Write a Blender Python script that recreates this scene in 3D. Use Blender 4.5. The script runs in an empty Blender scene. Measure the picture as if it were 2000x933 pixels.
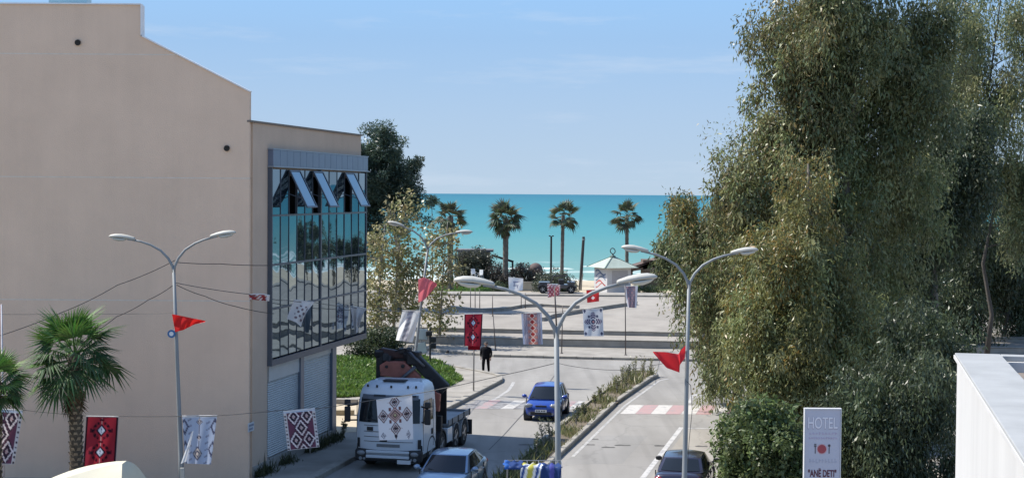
import bpy, bmesh, math, random
import numpy as np
from mathutils import Vector, Matrix

C = bpy.context.scene
COL = C.collection
rad = math.radians
PI = math.pi

# ------------------------------------------------------------------ camera, sky, sun, exposure
FPX, IW, IH, EYE = 3000.0, 2000.0, 933.0, 10.0
PITCH, ROLL = math.atan(88.0 / FPX), rad(0.42)
ROT = Matrix.Rotation(rad(90) - PITCH, 3, 'X') @ Matrix.Rotation(ROLL, 3, 'Z')
cam_data = bpy.data.cameras.new('camera')
cam_data.sensor_width = 36.0
cam_data.lens = 36.0 * FPX / IW
cam_data.clip_start = 0.5
cam_data.clip_end = 120000
cam = bpy.data.objects.new('camera', cam_data)
COL.objects.link(cam)
cam.matrix_world = Matrix.Translation((0, 0, EYE)) @ ROT.to_4x4()
C.camera = cam

SUN_EL = rad(53.5)
SUN_V = Vector((-0.95, 0.31, 0)).normalized()
world = bpy.data.worlds.new('World')
C.world = world
world.use_nodes = True
wn, wl = world.node_tree.nodes, world.node_tree.links
bg = wn['Background']
sky = wn.new('ShaderNodeTexSky')
sky.sky_type = 'NISHITA'
sky.sun_disc = False
sky.sun_elevation = SUN_EL
sky.sun_rotation = math.atan2(SUN_V.x, SUN_V.y) % (2 * PI)
sky.altitude = 0
sky.air_density = 1.0
sky.dust_density = 0.3
sky.ozone_density = 3.2
tc = wn.new('ShaderNodeTexCoord')
mp = wn.new('ShaderNodeMapping')
mp.inputs['Scale'].default_value = (3.2, 3.2, 26.0)
mp.inputs['Rotation'].default_value = (0, rad(7), 0)
nz = wn.new('ShaderNodeTexNoise')
nz.inputs['Scale'].default_value = 1.6
nz.inputs['Detail'].default_value = 7
nz.inputs['Roughness'].default_value = 0.62
cr = wn.new('ShaderNodeValToRGB')
cr.color_ramp.elements[0].position = 0.55
cr.color_ramp.elements[1].position = 0.80
cr.color_ramp.elements[0].color = (0, 0, 0, 1)
cr.color_ramp.elements[1].color = (0.5, 0.5, 0.5, 1)
mixc = wn.new('ShaderNodeMixRGB')
mixc.inputs['Color2'].default_value = (2.75, 3.1, 3.6, 1)
wl.new(tc.outputs['Generated'], mp.inputs['Vector'])
wl.new(mp.outputs['Vector'], nz.inputs['Vector'])
wl.new(nz.outputs['Fac'], cr.inputs['Fac'])
wl.new(cr.outputs['Color'], mixc.inputs['Fac'])
# the air near the horizon: pale lilac blue rising into clear blue, then the plain sky
geo = wn.new('ShaderNodeSeparateXYZ')
wl.new(tc.outputs['Generated'], geo.inputs['Vector'])
hz_ = wn.new('ShaderNodeValToRGB')
e_ = hz_.color_ramp.elements
e_[0].position = 0.0; e_[0].color = (2.02, 2.55, 3.12, 1)
e_[1].position = 0.13; e_[1].color = (1.22, 2.18, 3.55, 1)
q_ = e_.new(0.05); q_.color = (1.75, 2.42, 3.28, 1)
wl.new(geo.outputs['Z'], hz_.inputs['Fac'])
mr_ = wn.new('ShaderNodeMapRange')
mr_.inputs['From Min'].default_value = 0.10; mr_.inputs['From Max'].default_value = 0.55
wl.new(geo.outputs['Z'], mr_.inputs['Value'])
mxs = wn.new('ShaderNodeMixRGB')
wl.new(mr_.outputs[0], mxs.inputs['Fac'])
wl.new(hz_.outputs['Color'], mxs.inputs['Color1'])
wl.new(sky.outputs['Color'], mxs.inputs['Color2'])
wl.new(mxs.outputs['Color'], mixc.inputs['Color1'])
wl.new(mixc.outputs['Color'], bg.inputs['Color'])
bg.inputs['Strength'].default_value = 0.145

sd = bpy.data.lights.new('sun', 'SUN')
sd.energy = 4.3
sd.angle = rad(0.5)
sd.color = (1.0, 0.945, 0.86)
sun = bpy.data.objects.new('sun', sd)
COL.objects.link(sun)
SDIR = Vector((SUN_V.x * math.cos(SUN_EL), SUN_V.y * math.cos(SUN_EL), math.sin(SUN_EL)))
sun.rotation_euler = SDIR.to_track_quat('Z', 'Y').to_euler()
sun.location = (-30, 30, 60)

C.view_settings.view_transform = 'Standard'
C.view_settings.look = 'None'
C.view_settings.gamma = 1.0
C.view_settings.exposure = 0.80
C.render.engine = 'CYCLES'
C.cycles.use_denoising = True
C.cycles.max_bounces = 6
C.cycles.diffuse_bounces = 3
C.cycles.glossy_bounces = 3
C.cycles.transparent_max_bounces = 6
C.cycles.caustics_reflective = False
C.cycles.caustics_refractive = False

# ------------------------------------------------------------------ measuring from the photograph
def ray(px, py):
    return ROT @ Vector(((px - IW / 2) / FPX, -(py - IH / 2) / FPX, -1.0))

def at(px, py, Y):
    d = ray(px, py)
    return Vector((0, 0, EYE)) + d * (Y / d.y)

def gp(px, py, z=0.0):
    d = ray(px, py)
    return Vector((0, 0, EYE)) + d * ((z - EYE) / d.z)

R = random.Random(7)
NR = np.random.default_rng(11)

# ------------------------------------------------------------------ materials
MATS = {}
def mat(name, col, rough=0.7, var=0.12, scale=3.0, bump=0.0, bscale=None, metal=0.0, spec=0.4, col2=None,
        stretch=(1, 1, 1), coat=0.0, detail=5.0, streak=0.0):
    if name in MATS:
        return MATS[name]
    m = bpy.data.materials.new(name)
    m.use_nodes = True
    n, l = m.node_tree.nodes, m.node_tree.links
    b = n['Principled BSDF']
    b.inputs['Roughness'].default_value = rough
    b.inputs['Metallic'].default_value = metal
    b.inputs['Specular IOR Level'].default_value = spec
    b.inputs['Coat Weight'].default_value = coat
    b.inputs['Coat Roughness'].default_value = 0.06
    t = n.new('ShaderNodeTexCoord')
    mpn = n.new('ShaderNodeMapping')
    mpn.inputs['Scale'].default_value = stretch
    l.new(t.outputs['Object'], mpn.inputs['Vector'])
    ns = n.new('ShaderNodeTexNoise')
    ns.inputs['Scale'].default_value = scale
    ns.inputs['Detail'].default_value = detail
    ns.inputs['Roughness'].default_value = 0.6
    l.new(mpn.outputs['Vector'], ns.inputs['Vector'])
    r = n.new('ShaderNodeValToRGB')
    c2 = col2 or tuple(min(1, c * (1 + var)) for c in col)
    c1 = tuple(c * (1 - var) for c in col) if col2 is None else col
    r.color_ramp.elements[0].position = 0.3
    r.color_ramp.elements[1].position = 0.7
    r.color_ramp.elements[0].color = (*c1, 1)
    r.color_ramp.elements[1].color = (*c2, 1)
    l.new(ns.outputs['Fac'], r.inputs['Fac'])
    if streak:                                  # rain streaks and soot: long vertical stains
        m3 = n.new('ShaderNodeMapping'); m3.inputs['Scale'].default_value = (1.0, 1.0, .07)
        l.new(t.outputs['Object'], m3.inputs['Vector'])
        n3 = n.new('ShaderNodeTexNoise'); n3.inputs['Scale'].default_value = 2.2; n3.inputs['Detail'].default_value = 8; n3.inputs['Roughness'].default_value = .65
        l.new(m3.outputs['Vector'], n3.inputs['Vector'])
        n4 = n.new('ShaderNodeTexNoise'); n4.inputs['Scale'].default_value = .22; n4.inputs['Detail'].default_value = 6
        l.new(t.outputs['Object'], n4.inputs['Vector'])
        mu = n.new('ShaderNodeMath'); mu.operation = 'MULTIPLY'
        l.new(n3.outputs['Fac'], mu.inputs[0]); l.new(n4.outputs['Fac'], mu.inputs[1])
        r4 = n.new('ShaderNodeMapRange'); r4.inputs['From Min'].default_value = .18; r4.inputs['From Max'].default_value = .42; r4.inputs['To Max'].default_value = streak
        l.new(mu.outputs[0], r4.inputs['Value'])
        mx4 = n.new('ShaderNodeMixRGB'); mx4.inputs['Color2'].default_value = (*[c * .55 for c in col], 1)
        l.new(r4.outputs[0], mx4.inputs['Fac']); l.new(r.outputs['Color'], mx4.inputs['Color1'])
        l.new(mx4.outputs['Color'], b.inputs['Base Color'])
    else:
        l.new(r.outputs['Color'], b.inputs['Base Color'])
    if bump:
        n2 = n.new('ShaderNodeTexNoise')
        n2.inputs['Scale'].default_value = bscale or scale * 6
        n2.inputs['Detail'].default_value = 4
        l.new(mpn.outputs['Vector'], n2.inputs['Vector'])
        bp = n.new('ShaderNodeBump')
        bp.inputs['Strength'].default_value = bump
        bp.inputs['Distance'].default_value = 0.05
        l.new(n2.outputs['Fac'], bp.inputs['Height'])
        l.new(bp.outputs['Normal'], b.inputs['Normal'])
    MATS[name] = m
    return m

def vmat(name, rough=0.75, transl=0.0, spec=0.25):
    """base colour carried by the mesh (printed cloth, leaf tints)"""
    if name in MATS:
        return MATS[name]
    m = bpy.data.materials.new(name)
    m.use_nodes = True
    n, l = m.node_tree.nodes, m.node_tree.links
    b = n['Principled BSDF']
    b.inputs['Roughness'].default_value = rough
    b.inputs['Specular IOR Level'].default_value = spec
    a = n.new('ShaderNodeAttribute')
    a.attribute_name = 'Col'
    l.new(a.outputs['Color'], b.inputs['Base Color'])
    if transl:
        tr = n.new('ShaderNodeBsdfTranslucent')
        l.new(a.outputs['Color'], tr.inputs['Color'])
        mx = n.new('ShaderNodeMixShader')
        mx.inputs['Fac'].default_value = transl
        l.new(b.outputs['BSDF'], mx.inputs[1])
        l.new(tr.outputs['BSDF'], mx.inputs[2])
        l.new(mx.outputs['Shader'], n['Material Output'].inputs['Surface'])
    MATS[name] = m
    return m

def asphalt(name, c1, c2, stain=(0.13, 0.125, 0.12)):
    m = bpy.data.materials.new(name)
    m.use_nodes = True
    n, l = m.node_tree.nodes, m.node_tree.links
    b = n['Principled BSDF']
    b.inputs['Roughness'].default_value = 0.85
    b.inputs['Specular IOR Level'].default_value = 0.25
    t = n.new('ShaderNodeTexCoord')
    mpn = n.new('ShaderNodeMapping')
    mpn.inputs['Rotation'].default_value = (0, 0, rad(13))
    mpn.inputs['Scale'].default_value = (1.0, 0.22, 1.0)
    l.new(t.outputs['Object'], mpn.inputs['Vector'])
    big = n.new('ShaderNodeTexNoise')
    big.inputs['Scale'].default_value = 0.55
    big.inputs['Detail'].default_value = 6
    l.new(mpn.outputs['Vector'], big.inputs['Vector'])
    r = n.new('ShaderNodeValToRGB')
    r.color_ramp.elements[0].position = 0.3
    r.color_ramp.elements[1].position = 0.68
    r.color_ramp.elements[0].color = (*c1, 1)
    r.color_ramp.elements[1].color = (*c2, 1)
    l.new(big.outputs['Fac'], r.inputs['Fac'])
    st = n.new('ShaderNodeTexNoise')
    st.inputs['Scale'].default_value = 0.9
    st.inputs['Detail'].default_value = 8
    st.inputs['Roughness'].default_value = 0.7
    l.new(t.outputs['Object'], st.inputs['Vector'])
    r2 = n.new('ShaderNodeValToRGB')
    r2.color_ramp.elements[0].position = 0.58
    r2.color_ramp.elements[1].position = 0.78
    r2.color_ramp.elements[0].color = (0, 0, 0, 1)
    r2.color_ramp.elements[1].color = (0.55, 0.55, 0.55, 1)
    l.new(st.outputs['Fac'], r2.inputs['Fac'])
    mx = n.new('ShaderNodeMixRGB')
    mx.inputs['Color2'].default_value = (*stain, 1)
    l.new(r2.outputs['Color'], mx.inputs['Fac'])
    l.new(r.outputs['Color'], mx.inputs['Color1'])
    # hairline cracks and wheel tracks
    wob = n.new('ShaderNodeTexNoise'); wob.inputs['Scale'].default_value = .8; wob.inputs['Detail'].default_value = 5
    l.new(t.outputs['Object'], wob.inputs['Vector'])
    vm = n.new('ShaderNodeMixRGB'); vm.blend_type = 'ADD'; vm.inputs['Fac'].default_value = 1.6
    l.new(t.outputs['Object'], vm.inputs['Color1']); l.new(wob.outputs['Color'], vm.inputs['Color2'])
    vo = n.new('ShaderNodeTexVoronoi'); vo.feature = 'DISTANCE_TO_EDGE'; vo.inputs['Scale'].default_value = .21
    l.new(vm.outputs['Color'], vo.inputs['Vector'])
    vr = n.new('ShaderNodeMapRange'); vr.inputs['From Min'].default_value = .004; vr.inputs['From Max'].default_value = .013
    vr.inputs['To Min'].default_value = .17; vr.inputs['To Max'].default_value = 0
    l.new(vo.outputs['Distance'], vr.inputs['Value'])
    mxv = n.new('ShaderNodeMixRGB'); mxv.inputs['Color2'].default_value = (.075, .072, .068, 1)
    l.new(vr.outputs[0], mxv.inputs['Fac']); l.new(mx.outputs['Color'], mxv.inputs['Color1'])
    tk_ = n.new('ShaderNodeMapping'); tk_.inputs['Rotation'].default_value = (0, 0, rad(12.5)); tk_.inputs['Scale'].default_value = (1, .03, 1)
    l.new(t.outputs['Object'], tk_.inputs['Vector'])
    tn = n.new('ShaderNodeTexNoise'); tn.inputs['Scale'].default_value = 1.5; tn.inputs['Detail'].default_value = 3
    l.new(tk_.outputs['Vector'], tn.inputs['Vector'])
    tr_ = n.new('ShaderNodeMapRange'); tr_.inputs['From Min'].default_value = .52; tr_.inputs['From Max'].default_value = .72; tr_.inputs['To Max'].default_value = .45
    l.new(tn.outputs['Fac'], tr_.inputs['Value'])
    mxt = n.new('ShaderNodeMixRGB'); mxt.inputs['Color2'].default_value = (*[c * .8 for c in c1], 1)
    l.new(tr_.outputs[0], mxt.inputs['Fac']); l.new(mxv.outputs['Color'], mxt.inputs['Color1'])
    l.new(mxt.outputs['Color'], b.inputs['Base Color'])
    g = n.new('ShaderNodeTexNoise')
    g.inputs['Scale'].default_value = 40
    l.new(t.outputs['Object'], g.inputs['Vector'])
    bp = n.new('ShaderNodeBump')
    bp.inputs['Strength'].default_value = 0.25
    bp.inputs['Distance'].default_value = 0.02
    l.new(g.outputs['Fac'], bp.inputs['Height'])
    l.new(bp.outputs['Normal'], b.inputs['Normal'])
    return m

def worn_paint(name, col, wear=0.5, under=(0.24, 0.235, 0.23)):
    m = bpy.data.materials.new(name)
    m.use_nodes = True
    n, l = m.node_tree.nodes, m.node_tree.links
    b = n['Principled BSDF']
    b.inputs['Roughness'].default_value = 0.7
    t = n.new('ShaderNodeTexCoord')
    ns = n.new('ShaderNodeTexNoise')
    ns.inputs['Scale'].default_value = 2.6
    ns.inputs['Detail'].default_value = 9
    ns.inputs['Roughness'].default_value = 0.72
    l.new(t.outputs['Object'], ns.inputs['Vector'])
    r = n.new('ShaderNodeValToRGB')
    r.color_ramp.elements[0].position = wear - 0.09
    r.color_ramp.elements[1].position = wear + 0.07
    r.color_ramp.elements[0].color = (*under, 1)
    r.color_ramp.elements[1].color = (*col, 1)
    l.new(ns.outputs['Fac'], r.inputs['Fac'])
    l.new(r.outputs['Color'], b.inputs['Base Color'])
    return m

def glassy(name, col, rough=0.03, wave=0.0, spec=0.9, metal=0.0, wscale=0.7):
    m = bpy.data.materials.new(name)
    m.use_nodes = True
    n, l = m.node_tree.nodes, m.node_tree.links
    b = n['Principled BSDF']
    b.inputs['Base Color'].default_value = (*col, 1)
    b.inputs['Roughness'].default_value = rough
    b.inputs['Metallic'].default_value = metal
    b.inputs['Specular IOR Level'].default_value = spec
    if wave:
        t = n.new('ShaderNodeTexCoord')
        ns = n.new('ShaderNodeTexNoise')
        ns.inputs['Scale'].default_value = wscale
        ns.inputs['Detail'].default_value = 1.5
        l.new(t.outputs['Object'], ns.inputs['Vector'])
        bp = n.new('ShaderNodeBump')
        bp.inputs['Strength'].default_value = wave
        bp.inputs['Distance'].default_value = 0.1
        l.new(ns.outputs['Fac'], bp.inputs['Height'])
        l.new(bp.outputs['Normal'], b.inputs['Normal'])
    return m

# ------------------------------------------------------------------ mesh helpers
class MB:
    """collects shapes; build() links them as ONE mesh object"""
    def __init__(s):
        s.v, s.f, s.m = [], [], []
    def add(s, vs, fs, mi=0):
        o = len(s.v)
        s.v.extend([tuple(v) for v in vs])
        for f in fs:
            s.f.append(tuple(i + o for i in f))
            s.m.append(mi)
        return s
    def box(s, c, size, rz=0.0, rx=0.0, mi=0, ry=0.0):
        hx, hy, hz = (d / 2 for d in size)
        M_ = Matrix.Rotation(rz, 3, 'Z') @ Matrix.Rotation(ry, 3, 'Y') @ Matrix.Rotation(rx, 3, 'X')
        c = Vector(c)
        vs = [c + M_ @ Vector((x * hx, y * hy, z * hz)) for x in (-1, 1) for y in (-1, 1) for z in (-1, 1)]
        return s.add(vs, [(0, 1, 3, 2), (4, 6, 7, 5), (0, 4, 5, 1), (2, 3, 7, 6), (0, 2, 6, 4), (1, 5, 7, 3)], mi)
    def beam(s, a, b, w, h, mi=0, up=(0, 0, 1)):
        a, b = Vector(a), Vector(b)
        d = (b - a).normalized()
        up = Vector(up)
        if abs(d.dot(up)) > 0.98:
            up = Vector((0, 1, 0))
        x = d.cross(up).normalized()
        y = x.cross(d)
        vs = [p + x * (i * w / 2) + y * (j * h / 2) for p in (a, b) for i in (-1, 1) for j in (-1, 1)]
        return s.add(vs, [(0, 1, 3, 2), (4, 6, 7, 5), (0, 4, 5, 1), (2, 3, 7, 6), (0, 2, 6, 4), (1, 5, 7, 3)], mi)
    def tube(s, pts, radii, n=8, mi=0, cap=True):
        pts = [Vector(p) for p in pts]
        if not isinstance(radii, (list, tuple)):
            radii = [radii] * len(pts)
        vs, fs = [], []
        px = None
        for i, p in enumerate(pts):
            d = (pts[min(i + 1, len(pts) - 1)] - pts[max(i - 1, 0)]).normalized()
            if px is None:
                px = d.cross(Vector((0.13, 0.97, 0.21))).normalized()
                if px.length < .1:
                    px = Vector((1, 0, 0))
            px = (px - d * px.dot(d)).normalized()
            py = d.cross(px)
            for k in range(n):
                a = 2 * PI * k / n
                vs.append(p + (px * math.cos(a) + py * math.sin(a)) * radii[i])
        for i in range(len(pts) - 1):
            for k in range(n):
                k2 = (k + 1) % n
                fs.append((i * n + k, i * n + k2, (i + 1) * n + k2, (i + 1) * n + k))
        if cap:
            fs.append(tuple(range(n))[::-1])
            fs.append(tuple(range((len(pts) - 1) * n, len(pts) * n)))
        return s.add(vs, fs, mi)
    def lathe(s, prof, n=16, c=(0, 0, 0), mi=0, axis='Z'):
        c = Vector(c)
        vs, fs = [], []
        for r, z in prof:
            for k in range(n):
                a = 2 * PI * k / n
                p = (r * math.cos(a), r * math.sin(a), z)
                if axis == 'X':
                    p = (p[2], p[0], p[1])
                elif axis == 'Y':
                    p = (p[0], p[2], p[1])
                vs.append(c + Vector(p))
        for i in range(len(prof) - 1):
            for k in range(n):
                k2 = (k + 1) % n
                fs.append((i * n + k, i * n + k2, (i + 1) * n + k2, (i + 1) * n + k))
        fs.append(tuple(range(n))[::-1])
        fs.append(tuple(range((len(prof) - 1) * n, len(prof) * n)))
        return s.add(vs, fs, mi)
    def prism(s, poly, z0, z1, mi=0):
        """poly: list of (x,y); extruded in z"""
        n = len(poly)
        vs = [(p[0], p[1], z0) for p in poly] + [(p[0], p[1], z1) for p in poly]
        fs = [tuple(range(n))[::-1], tuple(range(n, 2 * n))] + [(i, (i + 1) % n, n + (i + 1) % n, n + i) for i in range(n)]
        return s.add(vs, fs, mi)
    def extrude(s, poly3, vec, mi=0):
        n = len(poly3)
        vec = Vector(vec)
        vs = [Vector(p) for p in poly3] + [Vector(p) + vec for p in poly3]
        fs = [tuple(range(n))[::-1], tuple(range(n, 2 * n))] + [(i, (i + 1) % n, n + (i + 1) % n, n + i) for i in range(n)]
        return s.add(vs, fs, mi)
    def ball(s, c, r, n=10, m=7, mi=0):
        rx, ry, rz = r if isinstance(r, (tuple, list)) else (r, r, r)
        vs, fs = [], []
        for i in range(m + 1):
            t = PI * i / m
            for k in range(n):
                a = 2 * PI * k / n
                vs.append((c[0] + rx * math.sin(t) * math.cos(a), c[1] + ry * math.sin(t) * math.sin(a), c[2] + rz * math.cos(t)))
        for i in range(m):
            for k in range(n):
                k2 = (k + 1) % n
                fs.append((i * n + k, (i + 1) * n + k, (i + 1) * n + k2, i * n + k2))
        return s.add(vs, fs, mi)
    def build(s, name, material, parent=None, smooth=False, bevel=0.0, sub=0, world=False, loc=None, fix=True):
        me = bpy.data.meshes.new(name)
        vs = s.v
        if world and parent is not None:
            inv = parent.matrix_basis.inverted()
            vs = [tuple(inv @ Vector(v)) for v in vs]
        me.from_pydata(vs, [], s.f)
        for mm in (material if isinstance(material, (list, tuple)) else [material]):
            me.materials.append(mm)
        me.polygons.foreach_set('material_index', s.m)
        if fix:
            b = bmesh.new()
            b.from_mesh(me)
            bmesh.ops.recalc_face_normals(b, faces=b.faces)
            b.to_mesh(me)
            b.free()
        if smooth:
            me.polygons.foreach_set('use_smooth', [True] * len(me.polygons))
        me.update()
        o = bpy.data.objects.new(name, me)
        COL.objects.link(o)
        if parent is not None:
            o.parent = parent
        if loc is not None:
            o.location = loc
        if bevel:
            bv = o.modifiers.new('bevel', 'BEVEL')
            bv.width = bevel
            bv.segments = 2
            bv.limit_method = 'ANGLE'
            bv.angle_limit = rad(40)
        if sub:
            sb = o.modifiers.new('subsurf', 'SUBSURF')
            sb.levels = sub
            sb.render_levels = sub
        return o

def tag(o, label=None, cat=None, group=None, kind=None):
    if label: o['label'] = label
    if cat: o['category'] = cat
    if group: o['group'] = group
    if kind: o['kind'] = kind
    return o

def thing(name, label, cat, loc=(0, 0, 0), rz=0.0, group=None):
    o = bpy.data.objects.new(name, None)
    COL.objects.link(o)
    o.empty_display_size = 0.3
    o.location = loc
    o.rotation_euler = (0, 0, rz)
    o.matrix_basis = Matrix.Translation(Vector(loc)) @ Matrix.Rotation(rz, 4, 'Z')
    return tag(o, label, cat, group)

def struct(name, mb, m, **kw):
    o = mb.build(name, m, **kw)
    o['kind'] = 'structure'
    return o

def copy_tree(o, parent=None):
    c = o.copy()
    COL.objects.link(c)
    if parent is not None:
        c.parent = parent
    for ch in list(o.children):
        copy_tree(ch, c)
    return c

def raw_mesh(name, V, F4, mats, col=None, smooth=False):
    """fast mesh from numpy: V (n,3), F4 (m,4) quads, colour per vertex"""
    me = bpy.data.meshes.new(name)
    nv, nf = len(V), len(F4)
    me.vertices.add(nv)
    me.vertices.foreach_set('co', np.asarray(V, np.float32).ravel())
    me.loops.add(nf * 4)
    me.loops.foreach_set('vertex_index', np.asarray(F4, np.int32).ravel())
    me.polygons.add(nf)
    me.polygons.foreach_set('loop_start', np.arange(0, nf * 4, 4, dtype=np.int32))
    try:
        me.polygons.foreach_set('loop_total', np.full(nf, 4, np.int32))
    except Exception:
        pass
    me.materials.append(mats)
    if col is not None:
        a = me.color_attributes.new('Col', 'FLOAT_COLOR', 'POINT')
        c4 = np.ones((nv, 4), np.float32)
        c4[:, :3] = col
        a.data.foreach_set('color', c4.ravel())
    if smooth:
        me.polygons.foreach_set('use_smooth', np.ones(nf, bool))
    me.update(calc_edges=True)
    me.validate()
    return me

def leaf_mesh(name, P, D, L, W, colr, m, bend=0.15):
    """one diamond-shaped leaf quad per row of P; D long axis"""
    n = len(P)
    D = D / np.linalg.norm(D, axis=1, keepdims=True)
    rnd = NR.normal(size=(n, 3))
    X = np.cross(D, rnd)
    X /= np.linalg.norm(X, axis=1, keepdims=True) + 1e-9
    N = np.cross(X, D)
    L = np.broadcast_to(np.asarray(L, float), (n,))[:, None]
    W = np.broadcast_to(np.asarray(W, float), (n,))[:, None]
    V = np.empty((n, 4, 3))
    V[:, 0] = P
    V[:, 1] = P + D * L * 0.45 + X * W * 0.5 + N * L * bend * 0.4
    V[:, 2] = P + D * L - N * L * bend * 0.3
    V[:, 3] = P + D * L * 0.45 - X * W * 0.5 + N * L * bend * 0.4
    F = np.arange(n * 4).reshape(n, 4)
    return raw_mesh(name, V.reshape(-1, 3), F, m, np.repeat(colr, 4, axis=0))

def add_mesh(name, me, parent=None, kind=None):
    o = bpy.data.objects.new(name, me)
    COL.objects.link(o)
    if parent is not None:
        o.parent = parent
    if kind:
        o['kind'] = kind
    return o

# ------------------------------------------------------------------ palette
ASPH = asphalt('asphalt_worn', (0.205, 0.194, 0.177), (0.28, 0.267, 0.246))
PAVE = mat('pavement_concrete', (0.205, 0.188, 0.163), .9, .2, .8, bump=.15, col2=(0.315, 0.292, 0.255))
PLAZA = mat('plaza_paving', (0.215, 0.195, 0.168), .9, .2, .35, col2=(0.315, 0.286, 0.247), detail=9, stretch=(1, .5, 1))
KERB = mat('kerb_concrete', (0.21, 0.195, 0.17), .9, .2, 1.6, bump=.3, col2=(0.34, 0.315, 0.27))
WALLC = mat('grey_concrete', (0.25, 0.235, 0.21), .9, .2, 1.2, bump=.2, col2=(0.36, 0.34, 0.305))
DIRT = mat('sandy_earth', (0.22, 0.19, 0.145), .95, .2, .5, bump=.3, col2=(0.36, 0.31, 0.235))
SAND = mat('beach_sand', (0.36, 0.30, 0.21), .95, .2, .15, bump=.2, col2=(0.47, 0.40, 0.29))
SOIL = mat('median_soil', (0.13, 0.105, 0.075), .95, .25, 2, bump=.4)
WHITEP = worn_paint('white_road_paint', (.46, .445, .42), .46)
WORNW = worn_paint('worn_white_paint', (0.46, 0.44, 0.41), .5)
WORNR = worn_paint('worn_red_paint', (0.36, 0.21, 0.205), .52)
WORNG = worn_paint('scuffed_crossing', (0.11, 0.10, 0.10), .53)

SL = 0.222                                     # the street's sideways run per metre ahead
def lk(Y): return -0.46 + SL * (Y - 81.16)     # left kerb
def rk(Y): return 10.2 + SL * (Y - 71.5)       # right kerb

# ------------------------------------------------------------------ terrain, sea
mb = MB()
mb.add([(-500, -60, -.02), (500, -60, -.02), (500, 101.5, -.02), (-500, 101.5, -.02), (500, 140, .3), (-500, 140, .3)],
       [(0, 1, 2, 3), (3, 2, 4, 5)])
struct('ground', mb, DIRT)
mb = MB()
nx = 60
ys = [140, 150, 158, 166, 172, 178, 184, 190, 200, 225]
zs = [.3, .36, .30, .22, .05, -.2, -.42, -.72, -1.2, -2.5]
for j, (yy, zz) in enumerate(zip(ys, zs)):
    for i in range(nx + 1):
        x = -240 + 480 * i / nx
        w = 1 if 1 < j < len(ys) - 1 else 0
        mb.v.append((x, yy + w * 1.3 * math.sin(x * .11 + j), zz + w * .07 * math.sin(x * .31 + j * 2)))
for j in range(len(ys) - 1):
    for i in range(nx):
        a = j * (nx + 1) + i
        mb.f.append((a, a + 1, a + nx + 2, a + nx + 1)); mb.m.append(0)
struct('beach', mb, SAND, smooth=True)

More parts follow.
